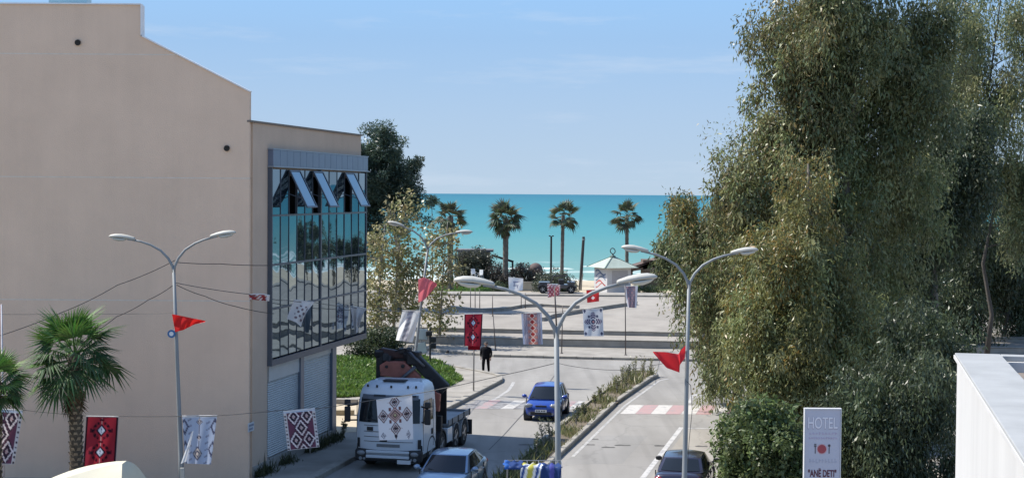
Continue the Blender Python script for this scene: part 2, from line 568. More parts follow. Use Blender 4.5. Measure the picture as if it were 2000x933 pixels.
def sea_material():
    m = bpy.data.materials.new('turquoise_sea')
    m.use_nodes = True
    n, l = m.node_tree.nodes, m.node_tree.links
    b = n['Principled BSDF']
    t = n.new('ShaderNodeTexCoord')
    sp = n.new('ShaderNodeSeparateXYZ')
    l.new(t.outputs['Object'], sp.inputs['Vector'])
    big = n.new('ShaderNodeTexNoise'); big.inputs['Scale'].default_value = .012; big.inputs['Detail'].default_value = 5
    mpn = n.new('ShaderNodeMapping'); mpn.inputs['Scale'].default_value = (.35, 1, 1)
    l.new(t.outputs['Object'], mpn.inputs['Vector']); l.new(mpn.outputs['Vector'], big.inputs['Vector'])
    # depth of water: 190 m .. far, on a log scale
    lg = n.new('ShaderNodeMath'); lg.operation = 'LOGARITHM'; lg.inputs[1].default_value = 10
    l.new(sp.outputs['Y'], lg.inputs[0])
    mr = n.new('ShaderNodeMapRange'); mr.inputs['From Min'].default_value = 2.27; mr.inputs['From Max'].default_value = 3.9
    ad = n.new('ShaderNodeMath'); ad.operation = 'MULTIPLY_ADD'; ad.inputs[1].default_value = .10
    l.new(big.outputs['Fac'], ad.inputs[0]); l.new(lg.outputs[0], ad.inputs[2])
    l.new(ad.outputs[0], mr.inputs['Value'])
    r = n.new('ShaderNodeValToRGB')
    e = r.color_ramp.elements
    e[0].position = 0.0; e[0].color = (.20, .30, .25, 1)
    e[1].position = 1.0; e[1].color = (.012, .115, .160, 1)
    for p, c in ((.05, (.14, .25, .215, 1)), (.14, (.085, .22, .205, 1)), (.26, (.045, .195, .203, 1)), (.45, (.024, .162, .19, 1)), (.75, (.015, .132, .172, 1))):
        q = e.new(p); q.color = c
    l.new(mr.outputs[0], r.inputs['Fac'])
    # white water near the beach
    fo = n.new('ShaderNodeTexNoise'); fo.inputs['Scale'].default_value = .16; fo.inputs['Detail'].default_value = 9; fo.inputs['Roughness'].default_value = .7
    mp2 = n.new('ShaderNodeMapping'); mp2.inputs['Scale'].default_value = (.22, 1, 1)
    l.new(t.outputs['Object'], mp2.inputs['Vector']); l.new(mp2.outputs['Vector'], fo.inputs['Vector'])
    near = n.new('ShaderNodeMapRange'); near.inputs['From Min'].default_value = 187; near.inputs['From Max'].default_value = 300
    near.inputs['To Min'].default_value = .17; near.inputs['To Max'].default_value = -.12
    l.new(sp.outputs['Y'], near.inputs['Value'])
    sm = n.new('ShaderNodeMath'); sm.operation = 'ADD'
    l.new(fo.outputs['Fac'], sm.inputs[0]); l.new(near.outputs[0], sm.inputs[1])
    r3 = n.new('ShaderNodeValToRGB'); r3.color_ramp.elements[0].position = .62; r3.color_ramp.elements[1].position = .72
    l.new(sm.outputs[0], r3.inputs['Fac'])
    mx = n.new('ShaderNodeMixRGB'); mx.inputs['Color2'].default_value = (.62, .66, .62, 1)
    l.new(r3.outputs['Color'], mx.inputs['Fac']); l.new(r.outputs['Color'], mx.inputs['Color1'])
    l.new(mx.outputs['Color'], b.inputs['Base Color'])
    b.inputs['Roughness'].default_value = .45
    b.inputs['Specular IOR Level'].default_value = .12
    wv = n.new('ShaderNodeTexNoise'); wv.inputs['Scale'].default_value = .5; wv.inputs['Detail'].default_value = 6
    mp3 = n.new('ShaderNodeMapping'); mp3.inputs['Scale'].default_value = (.3, 1, 1)
    l.new(t.outputs['Object'], mp3.inputs['Vector']); l.new(mp3.outputs['Vector'], wv.inputs['Vector'])
    bp = n.new('ShaderNodeBump'); bp.inputs['Strength'].default_value = .5; bp.inputs['Distance'].default_value = .5
    l.new(wv.outputs['Fac'], bp.inputs['Height']); l.new(bp.outputs['Normal'], b.inputs['Normal'])
    return m
mb = MB().add([(-60000, 186, -.7), (60000, 186, -.7), (60000, 60000, -.7), (-60000, 60000, -.7)], [(0, 1, 2, 3)])
struct('sea', mb, sea_material())
# low breakers: long rolls of white water
FOAM = mat('sea_foam', (.6, .64, .6), .9, .15, .8)
mb = MB()
for yy, x0, x1 in [(188 + R.expovariate(.055), c_ - w_, c_ + w_) for c_, w_ in [(R.uniform(-45, 70), R.uniform(1.2, 6)) for _ in range(34)]]:
    n_ = 14
    o = len(mb.v)
    for i in range(n_ + 1):
        x = x0 + (x1 - x0) * i / n_
        e_ = math.sin(PI * i / n_) ** .5
        w_ = e_ * (.45 + .25 * math.sin(i * 1.7 + yy) + .2 * math.sin(i * 3.1))
        y_ = yy + math.sin(x * .23) * .8 + .3 * math.sin(x * 1.1)
        mb.v += [(x, y_ - w_, -.69), (x, y_, -.69 + .16 * e_), (x, y_ + w_, -.69)]
    for i in range(n_):
        a = o + i * 3
        mb.f += [(a, a + 3, a + 4, a + 1), (a + 1, a + 4, a + 5, a + 2)]; mb.m += [0, 0]
w = mb.build('breaking_waves', FOAM, smooth=True); w['kind'] = 'structure'

# ------------------------------------------------------------------ roads, pavements, kerbs
def flat(name, poly, z, m):
    mb = MB().add([(x, y, z) for x, y in poly], [tuple(range(len(poly)))])
    o = struct(name, mb, m)
    b = bmesh.new(); b.from_mesh(o.data)
    for f in b.faces:
        if f.normal.z < 0: f.normal_flip()
    b.to_mesh(o.data); b.free()
    return o

LCORN = [(-.42, 82.2), (-.46, 83.0), (-.75, 83.9), (-1.7, 85.4), (-3.33, 87.9), (-6.2, 92.4), (-11, 99.5), (-20, 112)]
FARK = [(60, 87.5), (30, 90), (12.7, 92.0), (5, 92.9), (-1.05, 93.9), (-4.46, 96.4), (-8.2, 101), (-13, 107.5), (-17, 113)]
LEFTK = [(lk(20), 20), (lk(50), 50), (lk(81.16), 81.16)]
RIGHTK = [(60, 83.6), (17, 86.2), (14.2, 85.6), (rk(84) + .8, 83.9), (rk(60) + 1.1, 60), (rk(48.6) + 1.15, 48.6), (rk(48) + .1, 47.9), (rk(47) - .25, 46.8), (rk(20) - .9, 20)]
flat('road', LEFTK + LCORN + FARK[::-1] + RIGHTK, .004, ASPH)

def sweep(poly, w, z0, z1, side=1, mb=None):
    """kerb along a polyline, its road face on the line, body to the left (side=1) or right (-1)"""
    mb = mb or MB()
    n = len(poly)
    P = [Vector((x, y)) for x, y in poly]
    rows = []
    for i in range(n):
        d = (P[min(i + 1, n - 1)] - P[max(i - 1, 0)]).normalized()
        nn = Vector((-d.y, d.x)) * side
        q = P[i] + nn * w
        c = P[i] + nn * .03
        rows.append([(P[i].x, P[i].y, z0), (P[i].x, P[i].y, z1 - .03), (c.x, c.y, z1), (q.x, q.y, z1), (q.x, q.y, z0)])
    o = len(mb.v)
    for r in rows:
        mb.v += r
    for i in range(n - 1):
        for k in range(4):
            a = o + i * 5 + k
            mb.f.append((a, a + 5, a + 6, a + 1)); mb.m.append(0)
    for i in (0, n - 1):
        mb.f.append(tuple(o + i * 5 + k for k in range(5))); mb.m.append(0)
    return mb

def fine(poly, step=1.2):
    out = []
    for (x0, y0), (x1, y1) in zip(poly, poly[1:]):
        n = max(1, int(math.hypot(x1 - x0, y1 - y0) / step))
        out += [(x0 + (x1 - x0) * i / n, y0 + (y1 - y0) * i / n) for i in range(n)]
    return out + [poly[-1]]

def kerb_run(poly, side, w=.2, z1=.15, step=1.0):
    """kerb stones laid end to end with open joints, two meshes: the first stones as pieces of one kerb"""
    mb = MB()
    P = fine(poly, step)
    for a, b in zip(P, P[1:]):
        d = Vector((b[0] - a[0], b[1] - a[1])); L_ = d.length
        if L_ < .05: continue
        d /= L_
        a2 = (a[0] + d.x * .012, a[1] + d.y * .012); b2 = (b[0] - d.x * .012, b[1] - d.y * .012)
        dz = R.uniform(-.008, .008)
        sweep([a2, b2], w + R.uniform(-.01, .01), 0, z1 + dz, side, mb)
    return mb

ki = lambda pts, off: pts
struct('left_kerb', kerb_run(LEFTK + LCORN, 1, .3, .19), KERB)
struct('far_kerb', kerb_run(FARK[::-1], 1, .25, .17), KERB)
struct('right_kerb', kerb_run(RIGHTK, 1), KERB)
def off(poly, d):
    P = [Vector(p) for p in poly]
    out = []
    for i in range(len(P)):
        t = (P[min(i + 1, len(P) - 1)] - P[max(i - 1, 0)]).normalized()
        out.append((P[i].x - t.y * d, P[i].y + t.x * d))
    return out
flat('left_pavement', off(LEFTK + LCORN, .29) + [(-60, 112), (-60, 20)], .13, PAVE)
flat('far_pavement', off(FARK[::-1], .24) + [(60, 98.1), (10, 100.2), (-3.5, 102), (-7, 105.5), (-14, 116)], .14, PAVE)
flat('right_pavement', off(RIGHTK, .19) + [(60, 20)], .13, PAVE)

# median with kerb stones on both sides
MR = [(-6.2, 20), (1.96, 58.38), (5.02, 72.76), (7.6, 82.6), (8.1, 84.0)]
ML = [(-7.7, 20), (.55, 58.5), (3.55, 72.9), (5.9, 82.6), (6.45, 85.6)]
MED = MR + [(7.9, 85.4), (7.2, 86.1)] + ML[::-1]
mk = kerb_run(MR[:3], 1, .22, .19)
kerb_run([(5.12, 73.2)] + MR[3:] + [(7.9, 85.4), (7.2, 86.1), (6.45, 85.6)], 1, .22, .19, 1.0) and None
for p_, s_ in (([(5.12, 73.2)] + MR[3:] + [(7.9, 85.4), (7.2, 86.1), (6.45, 85.6)], 1), (ML, -1)):
    q_ = kerb_run(p_, s_, .22, .19)
    mk.add(q_.v, q_.f)
struct('median_kerb', mk, KERB)
flat('median_soil', MED, .10, SOIL)

# raised square beyond the crossing street
PZ = .96
flat('lower_terrace', [(-30, 104.2), (-3.7, 100.5), (10, 98.7), (60, 92.5), (60, 96), (10, 101.5), (-4, 103.4), (-30, 107)], .66, PLAZA)
flat('plaza', [(-40, 108.4), (-4, 103.7), (10, 101.8), (60, 96.2), (90, 96), (90, 136), (-60, 136), (-60, 108)], PZ, PLAZA)
flat('promenade_strip', [(-80, 136.2), (90, 136.2), (90, 139.4), (-80, 139.4)], 1.12, PAVE)
mb = MB(); sweep([(-80, 136), (90, 136)], .4, .2, 1.124, 1, mb); struct('promenade_kerb', mb, KERB)

def low_wall(label, pts, w, z0, z1, m, grp='low concrete walls of the square', cat='wall', cope=.05):
    t = thing('low_wall', label, cat, (pts[0][0], pts[0][1], z0), 0, grp)
    b = sweep(fine(pts, 2), w, z0, z1 - cope, 1)
    b.build('wall_body', m, t, world=True)
    c = sweep([(x, y) for x, y in off(fine(pts, 2), -.04)], w + .06, z1 - cope + .001, z1, 1)
    c.build('coping', KERB, t, world=True)
    return t
low_wall('lower grey retaining wall along the far pavement behind the walking man', [(-30, 104.0), (-3.7, 100.2), (10, 98.4), (60, 92.2)], .35, .1, .665, WALLC)
low_wall('upper grey step wall edging the raised square above the lower wall', [(-40, 108.1), (-4, 103.4), (10, 101.5), (60, 95.9)], .35, .6, .965, WALLC)
def pz(px, py): v = gp(px, py, PZ); return (v.x, v.y)
b1 = [pz(*p) for p in ((872, 603), (915, 608), (945, 609), (985, 607), (1024, 600), (1060, 599), (1125, 603))]
low_wall('long curved low bench wall on the square nearer the tree shade', b1, .5, PZ, PZ + .26, WALLC, 'curved bench walls on the square', 'bench wall')
b2 = [pz(*p) for p in ((1062, 627), (1082, 620), (1136, 611), (1200, 601), (1245, 595))]
low_wall('curved low bench wall running away to the right on the square', b2, .55, PZ, PZ + .28, WALLC, 'curved bench walls on the square', 'bench wall')

# ------------------------------------------------------------------ road markings
def stripe(mb, a, b, w, z=.0085):
    a, b = Vector(a), Vector(b)
    d = (b - a).normalized(); n = Vector((-d.y, d.x)) * w / 2
    mb.add([(p.x, p.y, z) for p in (a - n, b - n, b + n, a + n)], [(0, 1, 2, 3)])
g2 = lambda px, py: tuple(gp(px, py)[:2])
mb = MB()
stripe(mb, g2(1255, 933), g2(1331, 834), .2); stripe(mb, (1.6, 40.2), g2(1255.3, 932.6), .2)
stripe(mb, g2(1332, 835.5), g2(1450, 837), .14, .0095)
struct('parking_line', mb, WHITEP)
mb = MB()
pl = [g2(1003, 746), g2(1000, 752), g2(993, 762), g2(972, 776), g2(946, 789)]
for a, b in zip(pl, pl[1:]): stripe(mb, a, b, .17)
pl = [(x + .42, y) for x, y in fine(MR[1:4], 1.5)]
for a, b in zip(pl, pl[1:]): stripe(mb, a, b, .12)
stripe(mb, (pl[-1][0], pl[-1][1]), g2(1306, 739), .14)
struct('edge_line', mb, worn_paint('faded_white_paint', (.40, .385, .36), .49))
def crossing(x0, n, y0, y1, ms, first=0, wid=.70):
    for i in range(n):
        m = ms[(i + first) % len(ms)]
        xa = x0 + i * wid
        sh = SL * (y1 - y0)
        mb = MB().add([(xa, y0, .0115), (xa + wid - .01, y0, .0115), (xa + wid - .01 + sh, y1, .0115), (xa + sh, y1, .0115)], [(0, 1, 2, 3)])
        struct('crossing_stripe', mb, m)
crossing(5.0, 9, 69.9, 72.9, [worn_paint('crossing_white', (.47, .445, .41), .42), worn_paint('crossing_red', (.37, .235, .225), .42)], 0, .69)
crossing(-2.3, 7, 71.2, 74.2, [WORNG, WORNR, WORNG, WORNW], 0, .6)
crossing(1.95, 3, 71.2, 74.2, [WORNW, WORNR], 1, .66)
mb = MB()
ax, ay = gp(1343, 787)[:2]
mb.add([(ax, ay, .009), (ax + .16, ay, .009), (ax + .66, ay + 3.0, .009), (ax + .5, ay + 3.0, .009)], [(0, 1, 2, 3)])
mb.add([(ax + .55, ay + 3.0, .0092), (ax + .9, ay + 3.5, .0092), (ax + 1.55, ay + 2.3, .0092), (ax + 1.05, ay + 2.9, .0092), (ax + .7, ay + 2.6, .0092)], [(0, 1, 2, 3, 4)])
struct('lane_arrow', mb, WORNW)
# seams and dark streaks in the left carriageway
SEAM = mat('tar_seam', (.07, .068, .065), .7, .2, 3)
mb = MB()
sp_ = [g2(955, 878), g2(985, 848), g2(1012, 818), g2(1034, 795), g2(1062, 762), g2(1085, 730)]
for a, b in zip(sp_, sp_[1:]): stripe(mb, a, b, .05)
struct('road_seam', mb, SEAM)
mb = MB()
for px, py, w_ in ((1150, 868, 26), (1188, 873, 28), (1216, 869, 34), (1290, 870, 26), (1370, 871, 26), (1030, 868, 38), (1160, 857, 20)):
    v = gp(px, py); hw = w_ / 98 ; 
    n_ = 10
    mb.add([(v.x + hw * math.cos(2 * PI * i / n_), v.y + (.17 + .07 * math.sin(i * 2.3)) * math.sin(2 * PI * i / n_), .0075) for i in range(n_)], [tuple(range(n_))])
struct('dark_streak', mb, mat('dark_streak', (.075, .07, .062), .8, .25, 2))  # thin irregular dark streaks laid flat on the asphalt
# repaired asphalt areas, a little darker or browner
flat('asphalt_patch', [g2(1100, 905), g2(1215, 905), g2(1265, 850), g2(1165, 850)], .0062, asphalt('asphalt_patch', (.19, .182, .168), (.262, .252, .236)))
flat('parking_bay', [g2(1340, 838), g2(1440, 838), g2(1460, 933), g2(1270, 933)], .0064, asphalt('bay_concrete', (.235, .215, .185), (.32, .295, .255)))

# ------------------------------------------------------------------ corner building on the left
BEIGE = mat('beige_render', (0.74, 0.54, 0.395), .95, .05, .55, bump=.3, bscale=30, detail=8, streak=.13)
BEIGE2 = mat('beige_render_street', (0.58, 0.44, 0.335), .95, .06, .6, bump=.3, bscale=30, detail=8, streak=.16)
JOINT = mat('pale_render_joint', (0.68, 0.57, 0.47), .95, .1, 4)
ALU = mat('grey_aluminium', (0.12, 0.15, 0.20), .35, .1, 2, metal=.3, spec=.5)
FASC = mat('fascia_panel', (0.16, 0.20, 0.28), .35, .08, 1.5, metal=.3, spec=.5)
FRAMEM = mat('window_frame_metal', (0.075, 0.09, 0.115), .4, .1, 3, spec=.5)
GLASSES = [glassy('blue_solar_glass_%d' % i, c, .02, wv, .5, .92, ws) for i, (c, wv, ws) in enumerate((
    ((.15, .225, .285), .20, .5), ((.11, .18, .24), .25, .42), ((.175, .25, .31), .17, .6)))]
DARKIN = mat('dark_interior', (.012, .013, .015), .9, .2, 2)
WHITETRIM = mat('white_roof_trim', (.74, .74, .74), .6, .05, 3)

bld = thing('corner_building', 'large beige rendered building with stepped gable and blue glass street front', 'building', (-9.05, 52.6, 0))
YA = 52.6
prof_px = [(-60, 1000), (-60, 8), (275, 10), (275, 71), (489, 180), (486, 1000)]
prof = [at(px, py, YA) for px, py in prof_px]
prof[0].z = 0; prof[-1].z = 0
prof[-1].x = prof[-2].x = -9.0
poly = [Vector((p.x, YA, p.z)) for p in prof]
# joints split the gable into recessed-joint fields
zc = [(373 - p) / 57 + EYE for p in (107.5, 346.5, 586)]
def clip_poly(pts, z0, z1):
    def half(pts, zz, keep_above):
        out = []
        for i in range(len(pts)):
            a, b = pts[i], pts[(i + 1) % len(pts)]
            ia = (a.z >= zz) == keep_above
            ib = (b.z >= zz) == keep_above
            if ia: out.append(a)
            if ia != ib:
                t = (zz - a.z) / (b.z - a.z)
                out.append(a.lerp(b, t))
        return out
    return half(half(pts, z0, True), z1, False)
zz = sorted([0] + zc + [30])
for i in range(len(zz) - 1):
    q = clip_poly(poly, zz[i] + (.022 if i else 0), zz[i + 1] - .022)
    if len(q) > 2:
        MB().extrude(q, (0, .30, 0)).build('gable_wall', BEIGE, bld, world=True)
jm = MB()
for z in zc:
    q = clip_poly(poly, z - .0215, z + .0215)
    jm.extrude([p + Vector((0, .003, 0)) for p in q], (0, .2, 0))
jm.build('wall_joint', JOINT, bld, world=True)
# white capping along the gable edge
cp = MB()
edge = [poly[1], poly[2], poly[3], poly[4]]
for a, b in zip(edge, edge[1:]):
    d = (b - a).normalized(); n_ = Vector((-d.z, 0, d.x)); n_ = n_ if n_.z > 0 or n_.x > 0 else -n_
    cp.beam(a + n_ * .025 + Vector((0, .14, 0)), b + n_ * .025 + Vector((0, .14, 0)), .40, .045, up=(n_.x, 0, n_.z))
cp.build('roof_capping', WHITETRIM, bld, world=True)
for px, py in ((152, 83), (443, 289)):
    ve = MB()
    p = at(px, py, YA - .03)
    ve.tube([p, p + Vector((0, .3, 0))], .085, 10)
    ve.tube([p + Vector((0, -.05, -.02)), p + Vector((0, .02, 0))], .1, 10)
    ve.build('vent_outlet', mat('black_vent', (.02, .02, .02), .8, .1, 5), bld, world=True)

# street-side body
FS = Vector((.2133, 1, 0)).normalized()        # along the facade
FN = Vector((FS.y, -FS.x, 0))                  # out towards the street
F0 = Vector((-9.0, YA + .001, 0))
def fu(px, off_=0.0):
    """distance along the facade (offset off_ outwards) that photo column px crosses"""
    k = (px - IW / 2) / FPX
    o = F0 + FN * off_
    return (k * o.y - o.x) / (FS.x - k * FS.y)
def fp(u, z, o=0.0): return F0 + FS * u + FN * o + Vector((0, 0, z))
def fbox(mb, u0, u1, z0, z1, o0, o1, mi=0):
    vs = [fp(u, z, o) for u in (u0, u1) for o in (o0, o1) for z in (z0, z1)]
    return mb.add(vs, [(0, 1, 3, 2), (4, 6, 7, 5), (0, 4, 5, 1), (2, 3, 7, 6), (0, 2, 6, 4), (1, 5, 7, 3)], mi)
UT = fu(704); UG = fu(657)
ZR = 12.38
OFF = .14
ug0, ug1 = fu(529.5, OFF), fu(715, OFF)
mb = MB()
fbox(mb, .30, UT, 10.6, ZR, -9, 0)                       # upper body above the glass
fbox(mb, .30, UT, 3.9, 10.6, -9, -.5)                    # core behind the glass
fbox(mb, .30, ug0 + .02, .0, 10.6, -.5, 0)               # corner pier
fbox(mb, .30, UG, 0, 3.9, -9, -.3)                       # ground floor core
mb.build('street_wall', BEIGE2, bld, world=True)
mb = MB()
fbox(mb, -.02, UT + .04, ZR, ZR + .07, -.3, .06)
fbox(mb, UT - .26, UT + .04, ZR + .002, ZR + .072, -9, -.31)
mb.build('parapet_capping', mat('brown_capping', (.20, .16, .13), .7, .1, 3), bld, world=True)
# upper block behind the gable
q = [Vector((-40, 0, 0)), Vector((-12.9, 0, 0))]
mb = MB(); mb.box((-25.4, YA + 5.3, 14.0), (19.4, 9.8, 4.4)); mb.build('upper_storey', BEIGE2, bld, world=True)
p0, p1 = at(102, 10, YA + .5), at(182, 10, YA + .5)
mb = MB(); mb.box(((p0.x + p1.x) / 2 - .2, YA + .9, p0.z + .55), ((p1.x - p0.x) - .1, .6, 1.2)); mb.build('roof_window', glassy('roof_glass', (.3, .5, .58), .05), bld, world=True)

ua, za = fu(490), at(490, 829, YA + .6).z
mb = MB(); fbox(mb, ua - .26, ua + .26, za - .15, za + .15, .002, .03); pl0 = mb.build('address_plate', mat('plate_white', (.55, .56, .58), .5, .1, 20), bld, world=True)
mb = MB()
for z_, n_ in ((za + .06, 6), (za - .06, 5)):
    for k in range(n_): fbox(mb, ua - .22 + .075 * k, ua - .18 + .075 * k, z_ - .035, z_ + .035, .031, .036)
lt0 = mb.build('plate_marks', mat('plate_blue', (.12, .16, .25), .5, .1, 20), pl0); lt0.matrix_parent_inverse = bld.matrix_basis.inverted()

# fascia box
ZF0, ZF1 = 10.88, 11.5
nfp = 16
for i in range(nfp):
    a, b = ug0 + (ug1 - ug0) * i / nfp, ug0 + (ug1 - ug0) * (i + 1) / nfp
    mb = MB(); fbox(mb, a + .012, b - .012, ZF0 + .04, ZF1, .002, OFF + .07)
    mb.build('fascia_panel', FASC, bld, world=True, bevel=.008)
mb = MB(); fbox(mb, ug0 - .01, ug1 + .01, ZF0, ZF0 + .05, .004, OFF + .1); fbox(mb, ug0 - .03, ug1 + .03, ZF1, ZF1 + .04, .004, OFF + .09)
mb.build('fascia_trim', mat('pale_trim', (.30, .34, .40), .4, .1, 3, metal=.4), bld, world=True)

# curtain wall: rows of panes in a dark frame
ZROW = [10.85, 9.17, 7.42, 5.86, 4.08]
um = fu(626, OFF)
cols = []
for a, b in ((ug0 + .08, um - .07), (um + .07, ug1 - .08)):
    cols += [(a + (b - a) * i / 6, a + (b - a) * (i + 1) / 6) for i in range(6)]
frame = MB()
fbox(frame, ug0, ug1, 3.84, 4.06, -.5, OFF + .04)        # sill
for z in ZROW[1:4]:
    fbox(frame, ug0 + .002, ug1 - .002, z - .035, z + .035, OFF - .1, OFF + .03)
fbox(frame, ug0, ug0 + .07, 4.061, 10.86, .0, OFF + .03)
fbox(frame, ug1 - .07, ug1, 4.061, 10.86, -.5, OFF + .03)
fbox(frame, um - .06, um + .06, 4.061, 10.86, OFF - .1, OFF + .033)
for r in range(4):
    for a, b in cols:
        fbox(frame, a - .011, a + .011, ZROW[r + 1] + .036, ZROW[r] - .036, OFF - .08, OFF + .012)
frame.build('window_frame', FRAMEM, bld, world=True)
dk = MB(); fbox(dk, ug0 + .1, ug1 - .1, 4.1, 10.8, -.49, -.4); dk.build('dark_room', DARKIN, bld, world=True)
OPEN = {2: 1, 5: 1, 10: 1}
open_at = [(.30, 2.05), (2.25, 4.3), (5.5, 7.6)]
for r in range(4):
    for ci, (a, b) in enumerate(cols):
        if r == 0 and ci in (2, 5, 9):
            continue
        mb = MB()
        t = R.uniform(-.006, .006); t2 = R.uniform(-.004, .004)
        vs = [fp(a + .016, ZROW[r + 1] + .037, OFF - .012 + t), fp(b - .016, ZROW[r + 1] + .037, OFF - .012 + t2), fp(b - .016, ZROW[r] - .037, OFF - .012 - t), fp(a + .016, ZROW[r] - .037, OFF - .012 - t2)]
        mb.extrude(vs, FN * -.03)
        mb.build('pane', GLASSES[(ci * 7 + r * 3) % 3], bld, world=True)
# three top-hung windows standing open
for ci in (2, 5, 9):
    a, b = cols[ci]
    a -= .10; b += .16
    z1, z0 = ZROW[0] - .06, ZROW[1] + .10
    th = rad(27)
    L_ = z1 - z0
    def op(u, s, o): return fp(u, z1 - s * math.cos(th) + o * math.sin(th), OFF + .02 + s * math.sin(th) + o * math.cos(th))
    mb = MB()
    for u0, u1, s0, s1 in ((a, a + .06, 0, L_), (b - .06, b, 0, L_), (a + .061, b - .061, 0, .06), (a + .061, b - .061, L_ - .06, L_)):
        vs = [op(u, s, o) for u in (u0, u1) for o in (0, .05) for s in (s0, s1)]
        mb.add(vs, [(0, 1, 3, 2), (4, 6, 7, 5), (0, 4, 5, 1), (2, 3, 7, 6), (0, 2, 6, 4), (1, 5, 7, 3)])
    fr = mb.build('open_window', FRAMEM, bld, world=True)
    g = MB(); g.extrude([op(a + .05, .05, .028), op(b - .05, .05, .028), op(b - .05, L_ - .05, .028), op(a + .05, L_ - .05, .028)], (op(a, 0, .008) - op(a, 0, .028)))
    # the pane is a child of the window
    gl = g.build('pane', GLASSES[0], fr, world=False)
    gl.matrix_parent_inverse = bld.matrix_basis.inverted()
    for u in (a + .03, b - .03):
        st = MB()
        st.beam(op(u, L_ * .75, 0), fp(u, z1 - L_ * .55, OFF - .02), .025, .025)
        s_ = st.build('stay_arm', FRAMEM, fr)
        s_.matrix_parent_inverse = bld.matrix_basis.inverted()
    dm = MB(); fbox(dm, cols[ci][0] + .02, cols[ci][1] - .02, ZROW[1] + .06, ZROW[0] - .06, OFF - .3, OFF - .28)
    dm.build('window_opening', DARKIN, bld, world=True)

# ground floor: two roller shutters between dark posts
SHUT = mat('shutter_slat', (.52, .53, .52), .5, .06, 2, metal=.15, spec=.4)
us = [fu(527, .0), fu(587, .0), fu(594, .0), fu(649, .0)]
for k, (a, b, zt) in enumerate(((us[0] + .03, us[1], 3.25), (us[2], us[3], 3.6))):
    mb = MB()
    n_ = 34
    z0 = .52
    for i in range(n_):
        za, zb = z0 + (zt - z0) * i / n_, z0 + (zt - z0) * (i + 1) / n_
        zm = (za + zb) / 2
        mb.add([fp(a, za, -.1), fp(b, za, -.1), fp(b, zm, -.07), fp(a, zm, -.07), fp(b, zb - .006, -.095), fp(a, zb - .006, -.095), fp(b, zb, -.115), fp(a, zb, -.115)],
               [(0, 1, 2, 3), (3, 2, 4, 5), (5, 4, 6, 7)])
    t_ = mb.build('roller_shutter', SHUT, bld, world=True)
    mb = MB(); fbox(mb, a, b, zt + .01, 3.83, -.25, -.03)
    h_ = mb.build('shutter_box', SHUT, t_); h_.matrix_parent_inverse = bld.matrix_basis.inverted()
mb = MB()
fbox(mb, us[1] + .01, us[2] - .01, .5, 3.835, -.2, .02)
fbox(mb, us[3] + .01, UG - .02, .0, 3.835, -.28, .03)
mb.build('post', ALU, bld, world=True)
mb = MB(); fbox(mb, .31, UG - .4, .0, .5, -.25, .05); mb.build('plinth', WALLC, bld, world=True)
mb = MB(); fbox(mb, UG, UT, 3.86, 3.9, -9, -.02); mb.build('soffit', ALU, bld, world=True)
mb = MB()
fbox(mb, UG + 2.2, UG + 2.5, 0, 3.86, -4.4, -4.1)
mb.build('column', WHITETRIM, bld, world=True)

# ------------------------------------------------------------------ white roof parapet of the house on the right
WP = mat('white_render', (.50, .495, .485), .85, .04, 1.2, bump=.12, stretch=(1, 1, .25), streak=.3)
CAPM = mat('grey_white_capping', (.30, .305, .30), .7, .12, 2.5, detail=8, stretch=(1, 1, 1))
nb = thing('roof_parapet', 'white rendered roof parapet of the neighbouring house with flat grey top', 'building', (4.05, 14.0, 0))
c0 = at(1869.5, 700, 14.0)
ZP = at(1869.5, 689, 14.0).z
dS = Vector((.222, 1, 0)).normalized(); dN = Vector((dS.y, -dS.x, 0))
def nbp(a, c, z): return Vector((c0.x, 14.0, 0)) - dS * a + dN * c + Vector((0, 0, z))
def nbox(mb, a0, a1, c0_, c1, z0, z1):
    vs = [nbp(a, c, z) for a in (a0, a1) for c in (c0_, c1) for z in (z0, z1)]
    return mb.add(vs, [(0, 1, 3, 2), (4, 6, 7, 5), (0, 4, 5, 1), (2, 3, 7, 6), (0, 2, 6, 4), (1, 5, 7, 3)])
mb = MB(); nbox(mb, 0, 10.5, 0, .36, 0, ZP - .05); nbox(mb, 0, .2, .361, 8, 0, ZP - .05); nbox(mb, .201, 10.5, .361, 8, 0, ZP - .85)
mb.build('wall', WP, nb, world=True)
mb = MB(); nbox(mb, -.02, 10.5, -.02, .38, ZP - .049, ZP); nbox(mb, -.02, .14, .381, 8, ZP - .049, ZP)
mb.build('coping', CAPM, nb, world=True, bevel=.006)
mb = MB(); nbox(mb, -.03, 10.5, -.03, -.021, ZP - .05, ZP - .02); mb.build('edge_trim', WP, nb, world=True)
mb = MB(); nbox(mb, .2, 10.4, .381, 7.9, ZP - .6, ZP - .14); mb.build('roof_deck', mat('brown_roof_deck', (.19, .165, .145), .95, .12, 2, spec=.1), nb, world=True)

# ------------------------------------------------------------------ trees and plants
LEAF = vmat('leaf', .42, .34, .5)
BARK = mat('eucalyptus_bark', (.10, .085, .07), .9, .3, 2.5, bump=.4, col2=(.21, .185, .155), stretch=(1, 1, .3))
DBARK = mat('dark_bark', (.045, .04, .034), .95, .3, 2.5, bump=.4, col2=(.10, .085, .07), stretch=(1, 1, .3))
PBARK = mat('pale_bark', (.20, .18, .15), .9, .25, 3, bump=.3, col2=(.33, .30, .26))
STRAW = mat('palm_trunk', (.06, .045, .032), .95, .3, 6, bump=.5, col2=(.12, .095, .065))
BOOT = mat('palm_leaf_base', (.19, .155, .105), .95, .3, 9, bump=.3, col2=(.30, .25, .18))
GREYT = mat('palm_trunk_grey', (.09, .08, .07), .95, .3, 3, bump=.5, col2=(.17, .15, .13))

